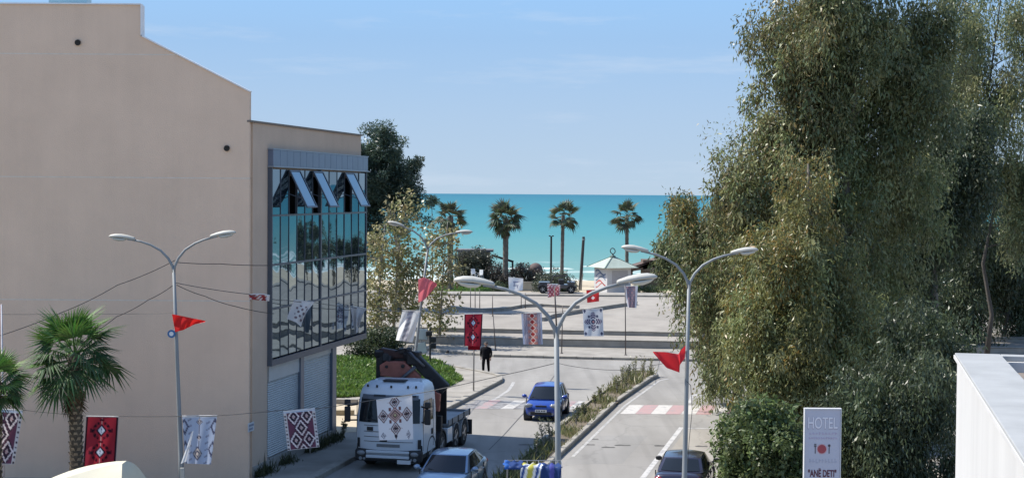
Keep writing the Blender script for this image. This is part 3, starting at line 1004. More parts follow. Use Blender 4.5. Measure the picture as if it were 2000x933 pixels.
def blob(px, py, Y, rx, ry, rd):
    """ellipsoid of crown: centre in the photograph at distance Y; radii rx, ry in photo pixels, rd in metres of depth"""
    c = at(px, py, Y)
    k = Y / FPX
    return (np.array(c), np.array([rx * k, rd, ry * k]))

def crown_points(blobs, n, shell=.45, boughs=0, bsize=1.0):
    vol = np.array([b[1].prod() ** .67 for b in blobs])
    which = NR.choice(len(blobs), n, p=vol / vol.sum())
    u = NR.normal(size=(n, 3))
    u /= np.linalg.norm(u, axis=1, keepdims=True)
    r = NR.random(n) ** shell
    c = np.array([blobs[i][0] for i in which]); s = np.array([blobs[i][1] for i in which])
    P = c + u * r[:, None] * s
    if boughs:                                   # clumps gather round boughs, so gaps and ledges open between them
        nb = max(4, n // boughs)
        b = NR.integers(0, nb, n)
        sp = bsize * NR.uniform(.6, 1.3, nb)
        off_ = np.clip(NR.normal(size=(n, 3)), -1.5, 1.5) * .5
        off_[:, 2] = off_[:, 2] * 1.5 - .35
        P = P[:nb][b] + off_ * sp[b][:, None]
        which = which[:nb][b]
        crown_points.bough = b
    else:
        crown_points.bough = np.arange(n)
    return P, which

def tree(name, label, cat, base, blobs, nclump, per, cr, leaf, pal, trunk=None, trunk_r=.3, droop=1.0, group=None, bark=None,
         elong=1.0, limbs=14, shell=.45, upright=0.0, tipcol=None, boughs=0, bsize=1.0):
    t = thing(name, label, cat, tuple(base), 0, group)
    B = np.array(base)
    cc, which = crown_points(blobs, nclump, shell, boughs, bsize)
    bough = crown_points.bough
    keep = cc[:, 2] > B[2] + .15
    cc, which, bough = cc[keep], which[keep], bough[keep]
    n = len(cc)
    # leaves
    nl = NR.integers(int(per * .5), int(per * 1.5), n)
    idx = np.repeat(np.arange(n), nl)
    N = len(idx)
    csz = cr * NR.uniform(.6, 1.35, n)
    offs = np.clip(NR.normal(size=(N, 3)), -1.6, 1.6) * .48
    offs[:, 2] *= elong
    P = cc[idx] + offs * csz[idx][:, None]
    P[:, 2] -= np.abs(NR.normal(size=N)) * csz[idx] * .35 * droop
    out = P - cc[idx]
    D = NR.normal(size=(N, 3)) * .55 + out / (np.linalg.norm(out, axis=1, keepdims=True) + 1e-6) * .35
    D[:, 2] += -1.1 * droop + upright
    sz_ = NR.uniform(.7, 1.3, n)[idx]
    L = leaf[0] * sz_ * NR.uniform(.45, 1.45, N)
    W = leaf[1] * sz_ * NR.uniform(.6, 1.4, N)
    pal = np.array(pal)
    ci = NR.integers(0, len(pal), n)
    lc = pal[ci][idx] * .65 + pal[NR.integers(0, len(pal), N)] * .35
    lc = lc * NR.uniform(.7, 1.3, (N, 1)) * NR.uniform(.72, 1.3, bough.max() + 1)[bough][idx][:, None]
    if tipcol is not None:
        tips, pred, prob = tipcol
        mk = np.array([pred(c) for c in cc])
        sel = (NR.random(N) < prob * mk[idx].astype(float))
        tp = np.array(tips)
        lc[sel] = tp[NR.integers(0, len(tp), sel.sum())] * NR.uniform(.75, 1.25, (sel.sum(), 1))
    P -= B
    ok = P[:, 2] > .02
    me = leaf_mesh(name + '_leaves', P[ok], D[ok], L[ok], W[ok], np.clip(lc[ok], 0, 1), LEAF)
    add_mesh('crown', me, t, 'stuff')
    # trunk and limbs
    mb = MB()
    top = trunk or [(0, 0, 0), tuple(np.mean(cc, axis=0) - B)]
    TP = [Vector(p) for p in top]
    m = len(TP)
    rr = [trunk_r * (1 - .8 * i / (m - 1)) for i in range(m)]
    rr[0] *= 1.25
    def curve(a, b, sag=.1, n=4):
        mid = (a + b) / 2 + Vector((R.uniform(-1, 1), R.uniform(-1, 1), 0)) * (b - a).length * sag
        return [a.lerp(mid, i / n * 2) if i <= n / 2 else mid.lerp(b, i / n * 2 - 1) for i in range(n + 1)]
    mb.tube(TP, rr, 10)
    ch = NR.choice(n, min(limbs, n), replace=False)
    nodes = []
    for i in range(m - 1):
        for f in (0.0, .25, .5, .75):
            if i + f > .5: nodes.append((TP[i].lerp(TP[i + 1], f), rr[i] * (1 - f) + rr[i + 1] * f))
    nodes.append((TP[-1], rr[-1]))
    for j in ch:
        e = Vector(cc[j] - B)
        cand = [q for q in nodes if q[0].z < e.z + .3] or nodes[:1]
        s = min(cand, key=lambda q: (q[0] - e).length + .6 * abs(e.z - q[0].z - .5 * (e - q[0]).length))
        r0 = min(s[1] * .6, .03 + .02 * (e - s[0]).length)
        pts = curve(s[0], e)
        mb.tube(pts, [r0 * (1 - .8 * k / (len(pts) - 1)) for k in range(len(pts))], 6)
        nodes.append((pts[2], r0 * .6))
    mb.build('trunk', bark or BARK, t, smooth=True)
    return t

EUC = [(.19, .225, .09), (.24, .255, .11), (.15, .195, .09), (.28, .285, .135), (.12, .16, .08), (.245, .23, .10)]
EUCD = [(.06, .085, .042), (.075, .10, .048), (.10, .12, .06), (.05, .07, .04)]  # dark leaf tints, lowered further to carry the shade of neighbouring trees
ORANGE = [(.30, .19, .055), (.27, .19, .065), (.24, .20, .07), (.33, .20, .06)]
YEL = [(.24, .21, .06), (.21, .20, .07), (.18, .18, .07), (.27, .21, .06)]
def inpx(c):                                   # where a crown point is seen in the photograph
    v = ROT.transposed() @ (Vector(c) - Vector((0, 0, EYE)))
    return IW / 2 + FPX * v.x / -v.z, IH / 2 - FPX * v.y / -v.z

# the tall weeping eucalyptus
Y = 70
base = gp(1650, 806)
tree('eucalyptus_tree', 'tallest weeping eucalyptus filling the right side, its top cut off by the picture', 'tree', (base.x, Y, .1),
     [blob(1605, 60, 70, 125, 150, 3.3), blob(1550, 190, 70, 95, 190, 3), blob(1690, 170, 71, 145, 220, 3.5), blob(1500, 330, 69, 75, 130, 2.4),
      blob(1448, 370, 69, 45, 100, 1.8), blob(1800, 140, 72, 90, 190, 3), blob(1650, -120, 71, 150, 140, 4), blob(1600, 420, 71, 160, 170, 3), blob(1560, 620, 70, 130, 170, 2.6),
      blob(1455, 560, 70, 70, 120, 2), blob(1400, 470, 69.5, 55, 90, 1.8), blob(1740, 400, 72, 110, 190, 3), blob(1405, 560, 69.5, 25, 50, 1.1)],
     1900, 125, .66, (.235, .068), EUC, trunk=[(0, 0, 0), (.1, 0, 4), (-.3, .2, 9), (.1, .2, 15), (.3, 0, 21)], trunk_r=.42, elong=1.6, limbs=90, shell=.5, boughs=13, bsize=1.3,
     tipcol=([(.17, .14, .06), (.2, .155, .065), (.15, .135, .06)], lambda c: inpx(c)[0] < 1620, .34))
# the younger, yellower eucalyptus in front
Y = 62
base = at(1600, 850, Y)
tree('eucalyptus_tree', 'younger yellow-tipped eucalyptus in front of the tallest one, behind the hotel sign', 'tree', (base.x, Y, .1),
     [blob(1580, 320, Y, 16, 40, .5), blob(1576, 370, Y, 30, 50, .8), blob(1562, 450, Y, 62, 85, 1.4), blob(1545, 545, Y, 115, 120, 2.2), blob(1640, 540, Y, 85, 110, 2.0), blob(1590, 650, Y, 140, 110, 2.5),
      blob(1530, 700, Y, 82, 95, 2), blob(1640, 720, Y, 95, 110, 2), blob(1470, 620, Y, 45, 90, 1.4), blob(1560, 790, Y, 110, 70, 2)],
     1050, 120, .52, (.20, .058), [tuple(c * 1.05 for c in q) for q in EUC[:4]] + YEL[:2], trunk=[(0, 0, 0), (.1, 0, 3), (-.1, 0, 6), (-.5, 0, 9), (-.6, 0, 11.2)], trunk_r=.22, elong=1.6, limbs=60, boughs=13, bsize=1.0,
     tipcol=(ORANGE + YEL, lambda c: (inpx(c)[1] < 400) or (inpx(c)[0] < 1560 and inpx(c)[1] < 620 and R.random() < .6) or R.random() < .15, .42))
# hanging limbs over the right carriageway
Y = 74
base = at(1440, 770, Y)
tree('eucalyptus_tree', 'low leaning eucalyptus reaching left over the right carriageway with rusty top', 'tree', (base.x, Y, .1),
     [blob(1335, 425, Y, 38, 36, 1.2), blob(1350, 480, Y, 55, 50, 1.5), blob(1382, 550, Y, 48, 56, 1.5), blob(1415, 630, Y, 32, 60, 1.2), blob(1320, 520, Y, 30, 36, 1),
      blob(1410, 470, Y, 50, 60, 1.4), blob(1402, 765, Y - 3, 9, 26, .5), blob(1412, 705, Y - 1, 14, 34, .6)],
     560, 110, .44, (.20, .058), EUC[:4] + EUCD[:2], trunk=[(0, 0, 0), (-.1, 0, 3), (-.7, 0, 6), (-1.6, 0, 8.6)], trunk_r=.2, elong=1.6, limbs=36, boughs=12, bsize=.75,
     tipcol=(ORANGE + YEL, lambda c: inpx(c)[1] < 460, .4))
# dark ones behind on the right
Y = 82
base = at(1815, 760, Y)
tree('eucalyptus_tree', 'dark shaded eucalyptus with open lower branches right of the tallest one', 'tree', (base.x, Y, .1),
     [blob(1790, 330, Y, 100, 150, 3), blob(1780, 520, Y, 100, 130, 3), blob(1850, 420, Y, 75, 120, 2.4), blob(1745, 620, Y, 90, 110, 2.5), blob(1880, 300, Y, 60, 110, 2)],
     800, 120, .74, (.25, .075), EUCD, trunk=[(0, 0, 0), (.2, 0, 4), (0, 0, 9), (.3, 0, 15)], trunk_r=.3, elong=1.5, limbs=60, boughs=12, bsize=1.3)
Y = 90
base = at(1925, 700, Y)
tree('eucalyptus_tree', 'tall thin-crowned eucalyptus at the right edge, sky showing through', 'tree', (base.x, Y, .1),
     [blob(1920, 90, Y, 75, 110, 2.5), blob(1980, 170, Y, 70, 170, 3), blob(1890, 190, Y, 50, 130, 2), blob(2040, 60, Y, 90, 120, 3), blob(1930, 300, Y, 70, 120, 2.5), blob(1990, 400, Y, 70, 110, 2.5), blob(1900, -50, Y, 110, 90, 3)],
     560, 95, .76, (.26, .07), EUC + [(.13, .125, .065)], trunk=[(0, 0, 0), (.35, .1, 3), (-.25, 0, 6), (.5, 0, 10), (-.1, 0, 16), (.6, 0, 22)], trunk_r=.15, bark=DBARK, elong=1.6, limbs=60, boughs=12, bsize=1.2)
for i, (px, ty, lab) in enumerate(((1888, 520, 'slim dark tree trunk standing left of the leaning one above the white parapet'), (1955, 480, 'leaning dark tree with few leaves above the white parapet'), (1990, 500, 'thick dark tree at the far right edge behind the white parapet'))):
    Y = 98 + i * 2
    b = at(px, 690, Y)
    tp = at(px + (-14, 34, 16)[i], ty - 120, Y)
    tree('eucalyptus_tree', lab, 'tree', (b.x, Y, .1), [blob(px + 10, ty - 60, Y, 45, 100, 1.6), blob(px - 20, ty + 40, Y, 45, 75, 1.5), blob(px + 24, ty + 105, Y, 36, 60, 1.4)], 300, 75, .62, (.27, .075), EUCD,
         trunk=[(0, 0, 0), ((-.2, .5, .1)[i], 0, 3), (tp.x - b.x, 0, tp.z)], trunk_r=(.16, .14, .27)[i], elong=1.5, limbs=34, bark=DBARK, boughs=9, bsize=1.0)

# leafy broad bushes at the foot of the trees
Y = 49.5
base = at(1490, 980, Y)
BG = [(.095, .14, .045), (.13, .17, .06), (.075, .11, .04), (.16, .19, .08)]
tree('laurel_bush', 'bright leafy bush beside the dark parked sedan, left of the hotel sign', 'bush', (base.x, Y, .1),
     [blob(1485, 850, Y, 78, 80, 1.6), blob(1450, 900, Y, 48, 70, 1.2), blob(1530, 910, Y, 75, 90, 1.6), blob(1480, 970, Y, 85, 70, 1.6), blob(1560, 960, Y, 60, 60, 1.5)],
     440, 90, .38, (.15, .085), BG, trunk_r=.08, droop=.4, limbs=24)
Y = 52
base = at(1720, 960, Y)
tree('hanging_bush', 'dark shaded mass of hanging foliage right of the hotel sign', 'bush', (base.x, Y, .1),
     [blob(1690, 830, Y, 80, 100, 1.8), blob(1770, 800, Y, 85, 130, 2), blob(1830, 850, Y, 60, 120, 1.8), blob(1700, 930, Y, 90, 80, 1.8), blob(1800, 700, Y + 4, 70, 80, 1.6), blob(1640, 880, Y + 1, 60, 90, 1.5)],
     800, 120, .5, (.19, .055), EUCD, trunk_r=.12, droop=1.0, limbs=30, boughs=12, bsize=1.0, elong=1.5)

# pine behind the corner building
Y = 120
base = at(775, 660, Y)
PINE = [(.045, .08, .055), (.065, .105, .068), (.05, .085, .068), (.085, .12, .08)]
tree('pine_tree', 'dark bushy pine rising behind the glass-fronted corner building', 'tree', (base.x, Y, .2),
     [blob(735, 285, Y, 46, 36, 2.0), blob(700, 330, Y, 50, 60, 2.4), blob(750, 335, Y, 44, 44, 2.0), blob(795, 322, Y, 24, 28, 1.2), blob(790, 370, Y, 30, 36, 1.3), blob(745, 385, Y, 50, 40, 2.2), blob(715, 440, Y, 50, 55, 2.2), blob(680, 400, Y, 50, 90, 2.5), blob(775, 410, Y, 25, 30, 1.2), blob(725, 262, Y, 26, 16, 1)],
     560, 150, .52, (.26, .075), PINE, trunk=[(0, 0, 0), (.2, 0, 5), (-.4, 0, 8), (-1.6, 0, 11), (-1.9, 0, 12.6)], trunk_r=.3, droop=-.1, limbs=46, bark=PBARK, shell=.5, boughs=8, bsize=.9)

# sparse pale-leaved poplars on the left corner
POP = [(.27, .26, .11), (.33, .30, .15), (.21, .23, .09), (.36, .32, .19), (.16, .18, .065), (.26, .19, .08)]
for px, py0, Y, bl, nc, lab in (
    (768, 690, 99, [(790, 410, 34, 44, 1.0), (775, 490, 52, 70, 1.5), (765, 570, 54, 60, 1.6), (800, 560, 40, 80, 1.3)], 420, 'tallest pale sparse-leaved poplar by the corner building, crown against the pine'),
    (735, 700, 97, [(735, 480, 26, 44, 1.0), (738, 560, 30, 60, 1.2), (735, 620, 32, 40, 1.2)], 190, 'pale poplar half hidden behind the edge of the glass-fronted building'),
    (858, 672, 101, [(858, 470, 32, 40, 1.1), (862, 540, 40, 58, 1.4), (858, 610, 32, 44, 1.2)], 260, 'smaller pale poplar right of the leaning lamp on the far pavement')):
    b = gp(px, py0)
    t = tree('poplar_tree', lab, 'tree', (at(px, py0, Y).x, Y, .13), [blob(a, b_, Y, c * 1.22, d, e) for a, b_, c, d, e in bl], int(nc * 1.1), 9, .40, (.21, .16), POP,
             trunk=[(0, 0, 0), (.1, 0, 2.5), (.25, 0, 5), (.5, 0, 8)], trunk_r=.09, droop=.25, limbs=90, bark=PBARK, group='sparse pale poplars on the left corner')

# rounded bush behind the truck and shrub masses near the beach
SH = [(.055, .075, .035), (.075, .095, .045), (.04, .06, .03)]
def bush(px, py, Y, blobs, n, per, cr, leaf, pal, lab, z=.1, name='shrub'):
    b = at(px, py, Y)
    return tree(name, lab, 'shrub', (b.x, Y, z), [blob(*q) for q in blobs], n, per, cr, leaf, pal, trunk_r=.07, droop=.2, limbs=14)
bush(730, 700, 92, [(728, 672, 92, 55, 32, 1.4), (760, 668, 92, 30, 26, 1.2), (695, 682, 92, 30, 20, 1)], 170, 60, .35, (.12, .07), SH, 'dark rounded bush behind the crane truck and the grass')
DS = [(.06, .07, .05), (.08, .085, .06), (.05, .06, .045), (.10, .10, .075)]
bush(930, 560, 158, [(925, 518, 158, 34, 32, 1.6), (902, 525, 158, 26, 34, 1.4), (948, 508, 158, 18, 22, 1)], 190, 50, .5, (.2, .1), DS, 'grey-green shrub before the flat-roofed beach hut', .3)
bush(965, 560, 157, [(968, 538, 157, 24, 22, 1.4), (990, 545, 156, 16, 16, 1)], 90, 50, .45, (.2, .1), [(.055, .05, .045), (.075, .065, .06)], 'dark brownish shrub at the foot of the thick palm', .3)
bush(1020, 560, 157, [(1018, 535, 157, 24, 20, 1.4), (1048, 542, 157, 20, 18, 1.2)], 100, 50, .45, (.2, .1), [(.06, .05, .047), (.085, .07, .06), (.06, .065, .045)], 'reddish brown shrub mass below the brown dome', .3)
bush(1084, 580, 150, [(1082, 552, 151, 40, 28, 1.9), (1062, 560, 151, 22, 20, 1.4), (1104, 560, 151, 22, 20, 1.4)], 220, 55, .42, (.17, .09), [(.05, .07, .045), (.075, .09, .06), (.10, .115, .075)], 'round clipped green bush behind the dark off-road car', .3)
bush(975, 575, 148, [(972, 562, 148, 16, 10, .8)], 40, 40, .3, (.15, .08), SH, 'small dark shrub on the lawn beside the white banner', .3)
bush(1265, 575, 149, [(1262, 566, 149, 40, 8, .8)], 60, 40, .3, (.15, .08), [(.07, .10, .04), (.05, .08, .035)], 'low hedge in the shade right of the kiosk', .3)
bush(845, 510, 162, [(848, 392, 162, 10, 12, .6), (838, 395, 162, 8, 10, .5)], 26, 40, .3, (.2, .08), PINE, 'dark treetop peeking over the poplar in front of the sea', .3, 'pine_tree')['category'] = 'tree'

# scrubby trees along the promenade further right, behind the eucalyptus
for i, (x, Y, h, w, lab) in enumerate(((24, 143, 5.0, 2.4, 'dark tamarisk on the promenade far behind the tallest eucalyptus'), (31, 146, 6.5, 2.2, 'dark promenade tree behind the dark eucalyptus'), (38, 142, 5.5, 2.8, 'low dark promenade tree behind the slim trunks above the parapet'), (46, 147, 7, 2.4, 'dark promenade tree seen between the trunks at the right edge'), (56, 143, 6, 3, 'rightmost dark promenade tree behind the trunks'), (66, 146, 6.5, 3, 'dark promenade tree beyond the right edge of the square'))):
    b = Vector((x, Y, .3))
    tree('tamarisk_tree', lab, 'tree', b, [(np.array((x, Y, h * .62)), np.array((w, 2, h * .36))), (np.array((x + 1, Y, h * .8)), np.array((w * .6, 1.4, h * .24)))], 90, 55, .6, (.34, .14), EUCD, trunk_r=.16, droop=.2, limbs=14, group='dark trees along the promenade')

# ---- fan palms
FRM = [vmat('palm_leaf', .55, .2, .25)]
def fan_leaf(nl, pet, rad_, droop, spread, col, wid=.05):
    """one fan-shaped palm leaf along +X: petiole then a fan of pointed leaflets"""
    V, F, Cc = [], [], []
    def q(a, b, c, d, col):
        o = len(V); V.extend([a, b, c, d]); F.append((o, o + 1, o + 2, o + 3)); Cc.extend([col] * 4)
    w = .018
    q((0, -w, 0), (pet, -w * .7, .02), (pet, w * .7, .02), (0, w, 0), tuple(c * 1.1 for c in col))
    q((0, 0, -w), (pet, 0, .02 - w * .7), (pet, 0, .02 + w * .7), (0, 0, w), tuple(c * 1.1 for c in col))
    for i in range(nl):
        a = spread * (i / (nl - 1) - .5) + R.uniform(-.03, .03)
        L_ = rad_ * (1 - .28 * abs(i / (nl - 1) - .5) * 2) * R.uniform(.9, 1.08)
        up = .10 * math.cos(a) + .18 * abs(math.sin(a))
        dx, dy = math.cos(a), math.sin(a)
        nx_, ny_ = -dy, dx
        z0 = .02
        m1 = .5 * L_
        zz1 = z0 + up * m1 - droop * .18 * L_
        zz2 = z0 + up * L_ * .5 - droop * .62 * L_ * R.uniform(.7, 1.3)
        ww = wid * R.uniform(.85, 1.15)
        c_ = tuple(x * R.uniform(.8, 1.2) for x in col)
        q((pet, 0, z0), (pet + dx * m1 - nx_ * ww, dy * m1 - ny_ * ww, zz1), (pet + dx * m1, dy * m1, zz1 + ww * .5), (pet, 0, z0), c_)
        q((pet, 0, z0), (pet + dx * m1, dy * m1, zz1 + ww * .5), (pet + dx * m1 + nx_ * ww, dy * m1 + ny_ * ww, zz1), (pet, 0, z0), c_)
        q((pet + dx * m1 - nx_ * ww, dy * m1 - ny_ * ww, zz1), (pet + dx * L_, dy * L_, zz2), (pet + dx * L_, dy * L_, zz2), (pet + dx * m1, dy * m1, zz1 + ww * .5), c_)
        q((pet + dx * m1, dy * m1, zz1 + ww * .5), (pet + dx * L_, dy * L_, zz2), (pet + dx * L_, dy * L_, zz2), (pet + dx * m1 + nx_ * ww, dy * m1 + ny_ * ww, zz1), c_)
    me = bpy.data.meshes.new('frond')
    fs = []
    for f in F:
        u = []
        for i in f:
            if V[i] not in [V[j] for j in u]: u.append(i)
        fs.append(tuple(u))
    me.from_pydata(V, [], fs)
    a_ = me.color_attributes.new('Col', 'FLOAT_COLOR', 'POINT')
    a_.data.foreach_set('color', np.array([(*c, 1) for c in Cc], np.float32).ravel())
    me.materials.append(FRM[0])
    return me

def palm(label, base, H, crown_r, trunk_r, nf, seed, group, skirt=True, lean=(0, 0), cols=((.085, .17, .04), (.10, .19, .045), (.055, .105, .04)), dead=(.16, .12, .06), nl=22, boots=True, wid=.05, emin=-42):
    rr_ = random.Random(seed)
    t = thing('fan_palm', label, 'palm', tuple(base), 0, group)
    mb = MB()
    n = 26
    pts = [Vector((lean[0] * (i / n) ** 1.5, lean[1] * (i / n) ** 1.5, H * i / n)) for i in range(n + 1)]
    radii = [trunk_r * ((1.18 - .25 * min(1, i / n * 3)) if i < n * .5 else .95) * (1 + .07 * (i % 2)) for i in range(n + 1)]
    mb.tube(pts, radii, 12)
    bm_ = MB()
    if boots:
        rows = int(H * .8 / .16)
        for j in range(rows):
            z = .1 + j * .16 + H * .16
            if z > H: break
            f = z / H
            for k in range(7):
                a = 2 * PI * (k + .5 * (j % 2)) / 7
                c = Vector((lean[0] * f ** 1.5 + math.cos(a) * trunk_r * .92, lean[1] * f ** 1.5 + math.sin(a) * trunk_r * .92, z))
                o_ = Vector((math.cos(a), math.sin(a), 0)); s_ = Vector((-o_.y, o_.x, 0))
                bm_.add([c - s_ * .07 + o_ * -.02, c + s_ * .07 + o_ * -.02, c + Vector((0, 0, .13)) + o_ * .055 + s_ * .05, c + Vector((0, 0, .13)) + o_ * .055 - s_ * .05, c + Vector((0, 0, -.09)) + o_ * .0],
                       [(0, 1, 2, 3), (0, 4, 1)])
    mb.build('trunk', STRAW if boots else GREYT, t)
    if boots:
        bm_.build('leaf_base', BOOT, t)['kind'] = 'stuff'
    meshes = [fan_leaf(nl, crown_r * .48, crown_r * .58, d, rad(s), c, wid) for d, s, c in ((.10, 175, cols[0]), (.40, 195, cols[1]), (.85, 205, cols[2]), (.25, 160, cols[1]))]
    dmesh = [fan_leaf(14, crown_r * .40, crown_r * .42, 1.1, rad(120), dead, wid * .8), fan_leaf(14, crown_r * .36, crown_r * .46, 1.3, rad(100), tuple(c * .7 for c in dead), wid * .8)]
    top = pts[-1]
    for i in range(nf):
        el = 84 - (84 - emin) * ((i + .5) / nf) ** .85
        az = i * 137.5 + rr_.uniform(-14, 14)
        me = meshes[(1 if el > 30 else 2) if rr_.random() < .6 else rr_.randrange(4)]
        o = bpy.data.objects.new('frond', me); COL.objects.link(o); o.parent = t
        o.location = top + Vector((0, 0, -.25 * (i / nf)))
        o.rotation_euler = (rr_.uniform(-.7, .7), -rad(el + rr_.uniform(-9, 9)), rad(az))
        s = rr_.uniform(.78, 1.15) * (1 - .12 * max(0, el - 40) / 50)
        o.scale = (s, s, s)
    if skirt:
        for i in range(max(14, nf // 2)):
            el = rr_.uniform(-86, -66)
            o = bpy.data.objects.new('dead_frond', dmesh[i % 2]); COL.objects.link(o); o.parent = t
            o.location = top + Vector((0, 0, -.45 - .45 * rr_.random()))
            o.rotation_euler = (rr_.uniform(-.4, .4), -rad(el), rad(i * 137.5))
            s = rr_.uniform(.7, 1.0); o.scale = (s, s, s)
    return t
Y = 47.5
b = at(150, 930, Y); zc_ = at(145, 690, Y).z
palm('fan palm with shaggy trunk in front of the beige gable wall', (b.x, Y, .1), zc_ - .1, 1.72, .2, 44, 3, 'fan palms by the beige wall', lean=(-.08, 0), nl=24, wid=.034)
Y = 45.5
b = at(-10, 930, Y); zc_ = at(-10, 745, Y).z
palm('fan palm cut by the left edge of the picture, above the purple banner', (b.x, Y, .1), zc_ - .1, 1.25, .2, 36, 5, 'fan palms by the beige wall', nl=24, wid=.03)
PC = ((.085, .10, .06), (.105, .12, .07), (.07, .085, .05))
for i, (px, py, pyb, Y, cr, tr, nf, lab) in enumerate((
    (987, 426, 560, 156, 2.1, .29, 34, 'thickest seaside palm with shaggy skirt, left of the twin-headed lamp pole'),
    (1097, 420, 560, 163, 1.95, .19, 22, 'slim seaside palm rising from behind the round bush'),
    (1224, 420, 560, 167, 1.95, .2, 22, 'seaside palm behind the green-roofed kiosk'),
    (879, 424, 560, 152, 2.0, .3, 26, 'seaside palm half hidden behind the pale poplar'))):
    b = at(px, pyb, Y); zc_ = at(px, py, Y).z
    palm(lab, (b.x, Y, .3), zc_ - .3, cr, tr, nf, 20 + i, 'palms along the beach', skirt=(i in (0, 3)), lean=((0, .1, -.05, 0)[i], 0), cols=PC, nl=14, boots=False, wid=.10, emin=-50, dead=(.10, .09, .06))

# ---- grass, weeds
GR = [(.10, .19, .03), (.14, .235, .045), (.075, .14, .028), (.17, .235, .06)]
def blades(name, pts, hts, pal, wid, m=LEAF, lean=.35, parent=None):
    n = len(pts)
    D = np.c_[NR.normal(size=(n, 2)) * lean, np.ones(n)]
    pal = np.array(pal)
    col = pal[NR.integers(0, len(pal), n)] * NR.uniform(.75, 1.25, (n, 1))
    me = leaf_mesh(name, np.asarray(pts), D, np.asarray(hts), wid, col, m, .3)
    return add_mesh(name, me, parent, 'stuff')
def in_poly(P, poly):
    x, y = P[:, 0], P[:, 1]
    ins = np.zeros(len(P), bool)
    n = len(poly)
    for i in range(n):
        (x0, y0), (x1, y1) = poly[i], poly[(i + 1) % n]
        c = ((y0 > y) != (y1 > y)) & (x < (x1 - x0) * (y - y0) / (y1 - y0 + 1e-12) + x0)
        ins ^= c
    return ins
def scatter(poly, n):
    A = np.array(poly)
    out = []
    while sum(map(len, out)) < n:
        P = NR.uniform(A.min(0), A.max(0), (n, 2))
        out.append(P[in_poly(P, poly)])
    return np.concatenate(out)[:n]
mound = [gp(600, 790)[:2], gp(655, 782)[:2], gp(735, 778)[:2], gp(860, 768)[:2], gp(903, 747)[:2], gp(868, 716)[:2], gp(830, 703)[:2], gp(700, 702)[:2], gp(580, 702)[:2]]
mound = [tuple(p) for p in mound]
P = scatter(mound, 30000)
cx, cy = np.mean(P, axis=0)
hz = .25 * np.clip(1 - ((P[:, 0] - cx) / 7) ** 2 - ((P[:, 1] - cy) / 9) ** 2, 0, 1)
flat('grass_bed', mound, .145, mat('grass_soil', (.06, .075, .025), .95, .25, 2))
clump = (np.sin(P[:, 0] * 2.1) * np.sin(P[:, 1] * 1.3 + 1) + NR.normal(size=len(P)) * .3)
blades('tall_grass', np.c_[P, np.full(len(P), .13)], np.clip(.24 + .16 * clump, .08, .65) * NR.uniform(.7, 1.2, len(P)), GR, .10, lean=.75)
lawn = [gp(820, 577, .3)[:2], gp(1010, 579, .3)[:2], gp(1000, 556, .3)[:2], gp(820, 554, .3)[:2]]
flat('lawn', [tuple(p) for p in lawn], .34, mat('lawn_green', (.10, .17, .04), .95, .2, 1.5))
P = scatter([tuple(p) for p in lawn], 9000)
blades('lawn_grass', np.c_[P, np.full(len(P), .33)], NR.uniform(.12, .3, len(P)), [(.12, .21, .05), (.14, .24, .06), (.11, .18, .045)], .12)
lw2 = [tuple(gp(px, py, .3)[:2]) for px, py in ((1235, 574), (1300, 575), (1310, 558), (1240, 557))]
flat('lawn', lw2, .34, MATS['lawn_green'])

# median weeds
core = MR[1:] + [(7.7, 85.3)] + ML[1:][::-1]
core = [(x * .86 + (ML[1:] + [(7, 85)])[0][0] * 0 + .14 * (SL * (y - 81) + 6.3), y) for x, y in core]
core = [(-4.2, 30), (-5.4, 30)] + [] if False else core
P = scatter(core, 9000)
P = P[np.sin(P[:, 1] * 1.9) + np.sin(P[:, 1] * .7 + P[:, 0] * 3) + NR.normal(size=len(P)) * .7 > .2]
ht = np.clip(NR.gamma(2.0, .075, len(P)) * (1 + .8 * (P[:, 1] > 78)), .06, .8)
WD = [(.19, .19, .075), (.25, .23, .11), (.16, .18, .065), (.30, .26, .15), (.14, .16, .065)]
blades('median_weeds', np.c_[P, np.full(len(P), .1)], ht, WD, .045)
P2 = scatter([(-5.9, 24), (1.6, 58.3), (.75, 58.6), (-7.2, 24)], 5000)
blades('median_weeds', np.c_[P2, np.full(len(P2), .1)], np.clip(NR.gamma(2.0, .10, len(P2)), .08, .8), WD[:3] + [(.07, .09, .04)], .05)
# single taller stalks and young oleanders in the median
OL = [(.07, .09, .045), (.09, .11, .055), (.12, .13, .06)]
def sprig(x, y, h, label, nlf=60, tilt=0.0, pal=OL, spread=.22, stems=5):
    t = thing('median_plant', label, 'plant', (x, y, .1), 0, 'young plants in the road median')
    mb = MB()
    PP, DD = [], []
    for i in range(stems):
        a = R.uniform(0, 2 * PI); r_ = R.uniform(.05, spread)
        tip = Vector((math.cos(a) * r_ * h, math.sin(a) * r_ * h, h * R.uniform(.75, 1.05)))
        mid = tip * .5 + Vector((0, 0, .05))
        mb.tube([(0, 0, 0), mid, tip], [.014, .01, .004], 5)
        for k in range(nlf // stems):
            f = R.uniform(.2, 1)
            p = (mid * (f * 2) if f < .5 else mid.lerp(tip, f * 2 - 1))
            b_ = R.uniform(0, 2 * PI)
            PP.append(p); DD.append((math.cos(b_), math.sin(b_), R.uniform(.0, .9)))
    mb.build('stem', PBARK, t)
    n = len(PP)
    pl_ = np.array(pal)
    me = leaf_mesh('sprig_leaves', np.array([tuple(p) for p in PP]), np.array(DD), NR.uniform(.08, .17, n), .05, pl_[NR.integers(0, len(pl_), n)] * NR.uniform(.7, 1.3, (n, 1)), LEAF)
    add_mesh('foliage', me, t, 'stuff')
    return t
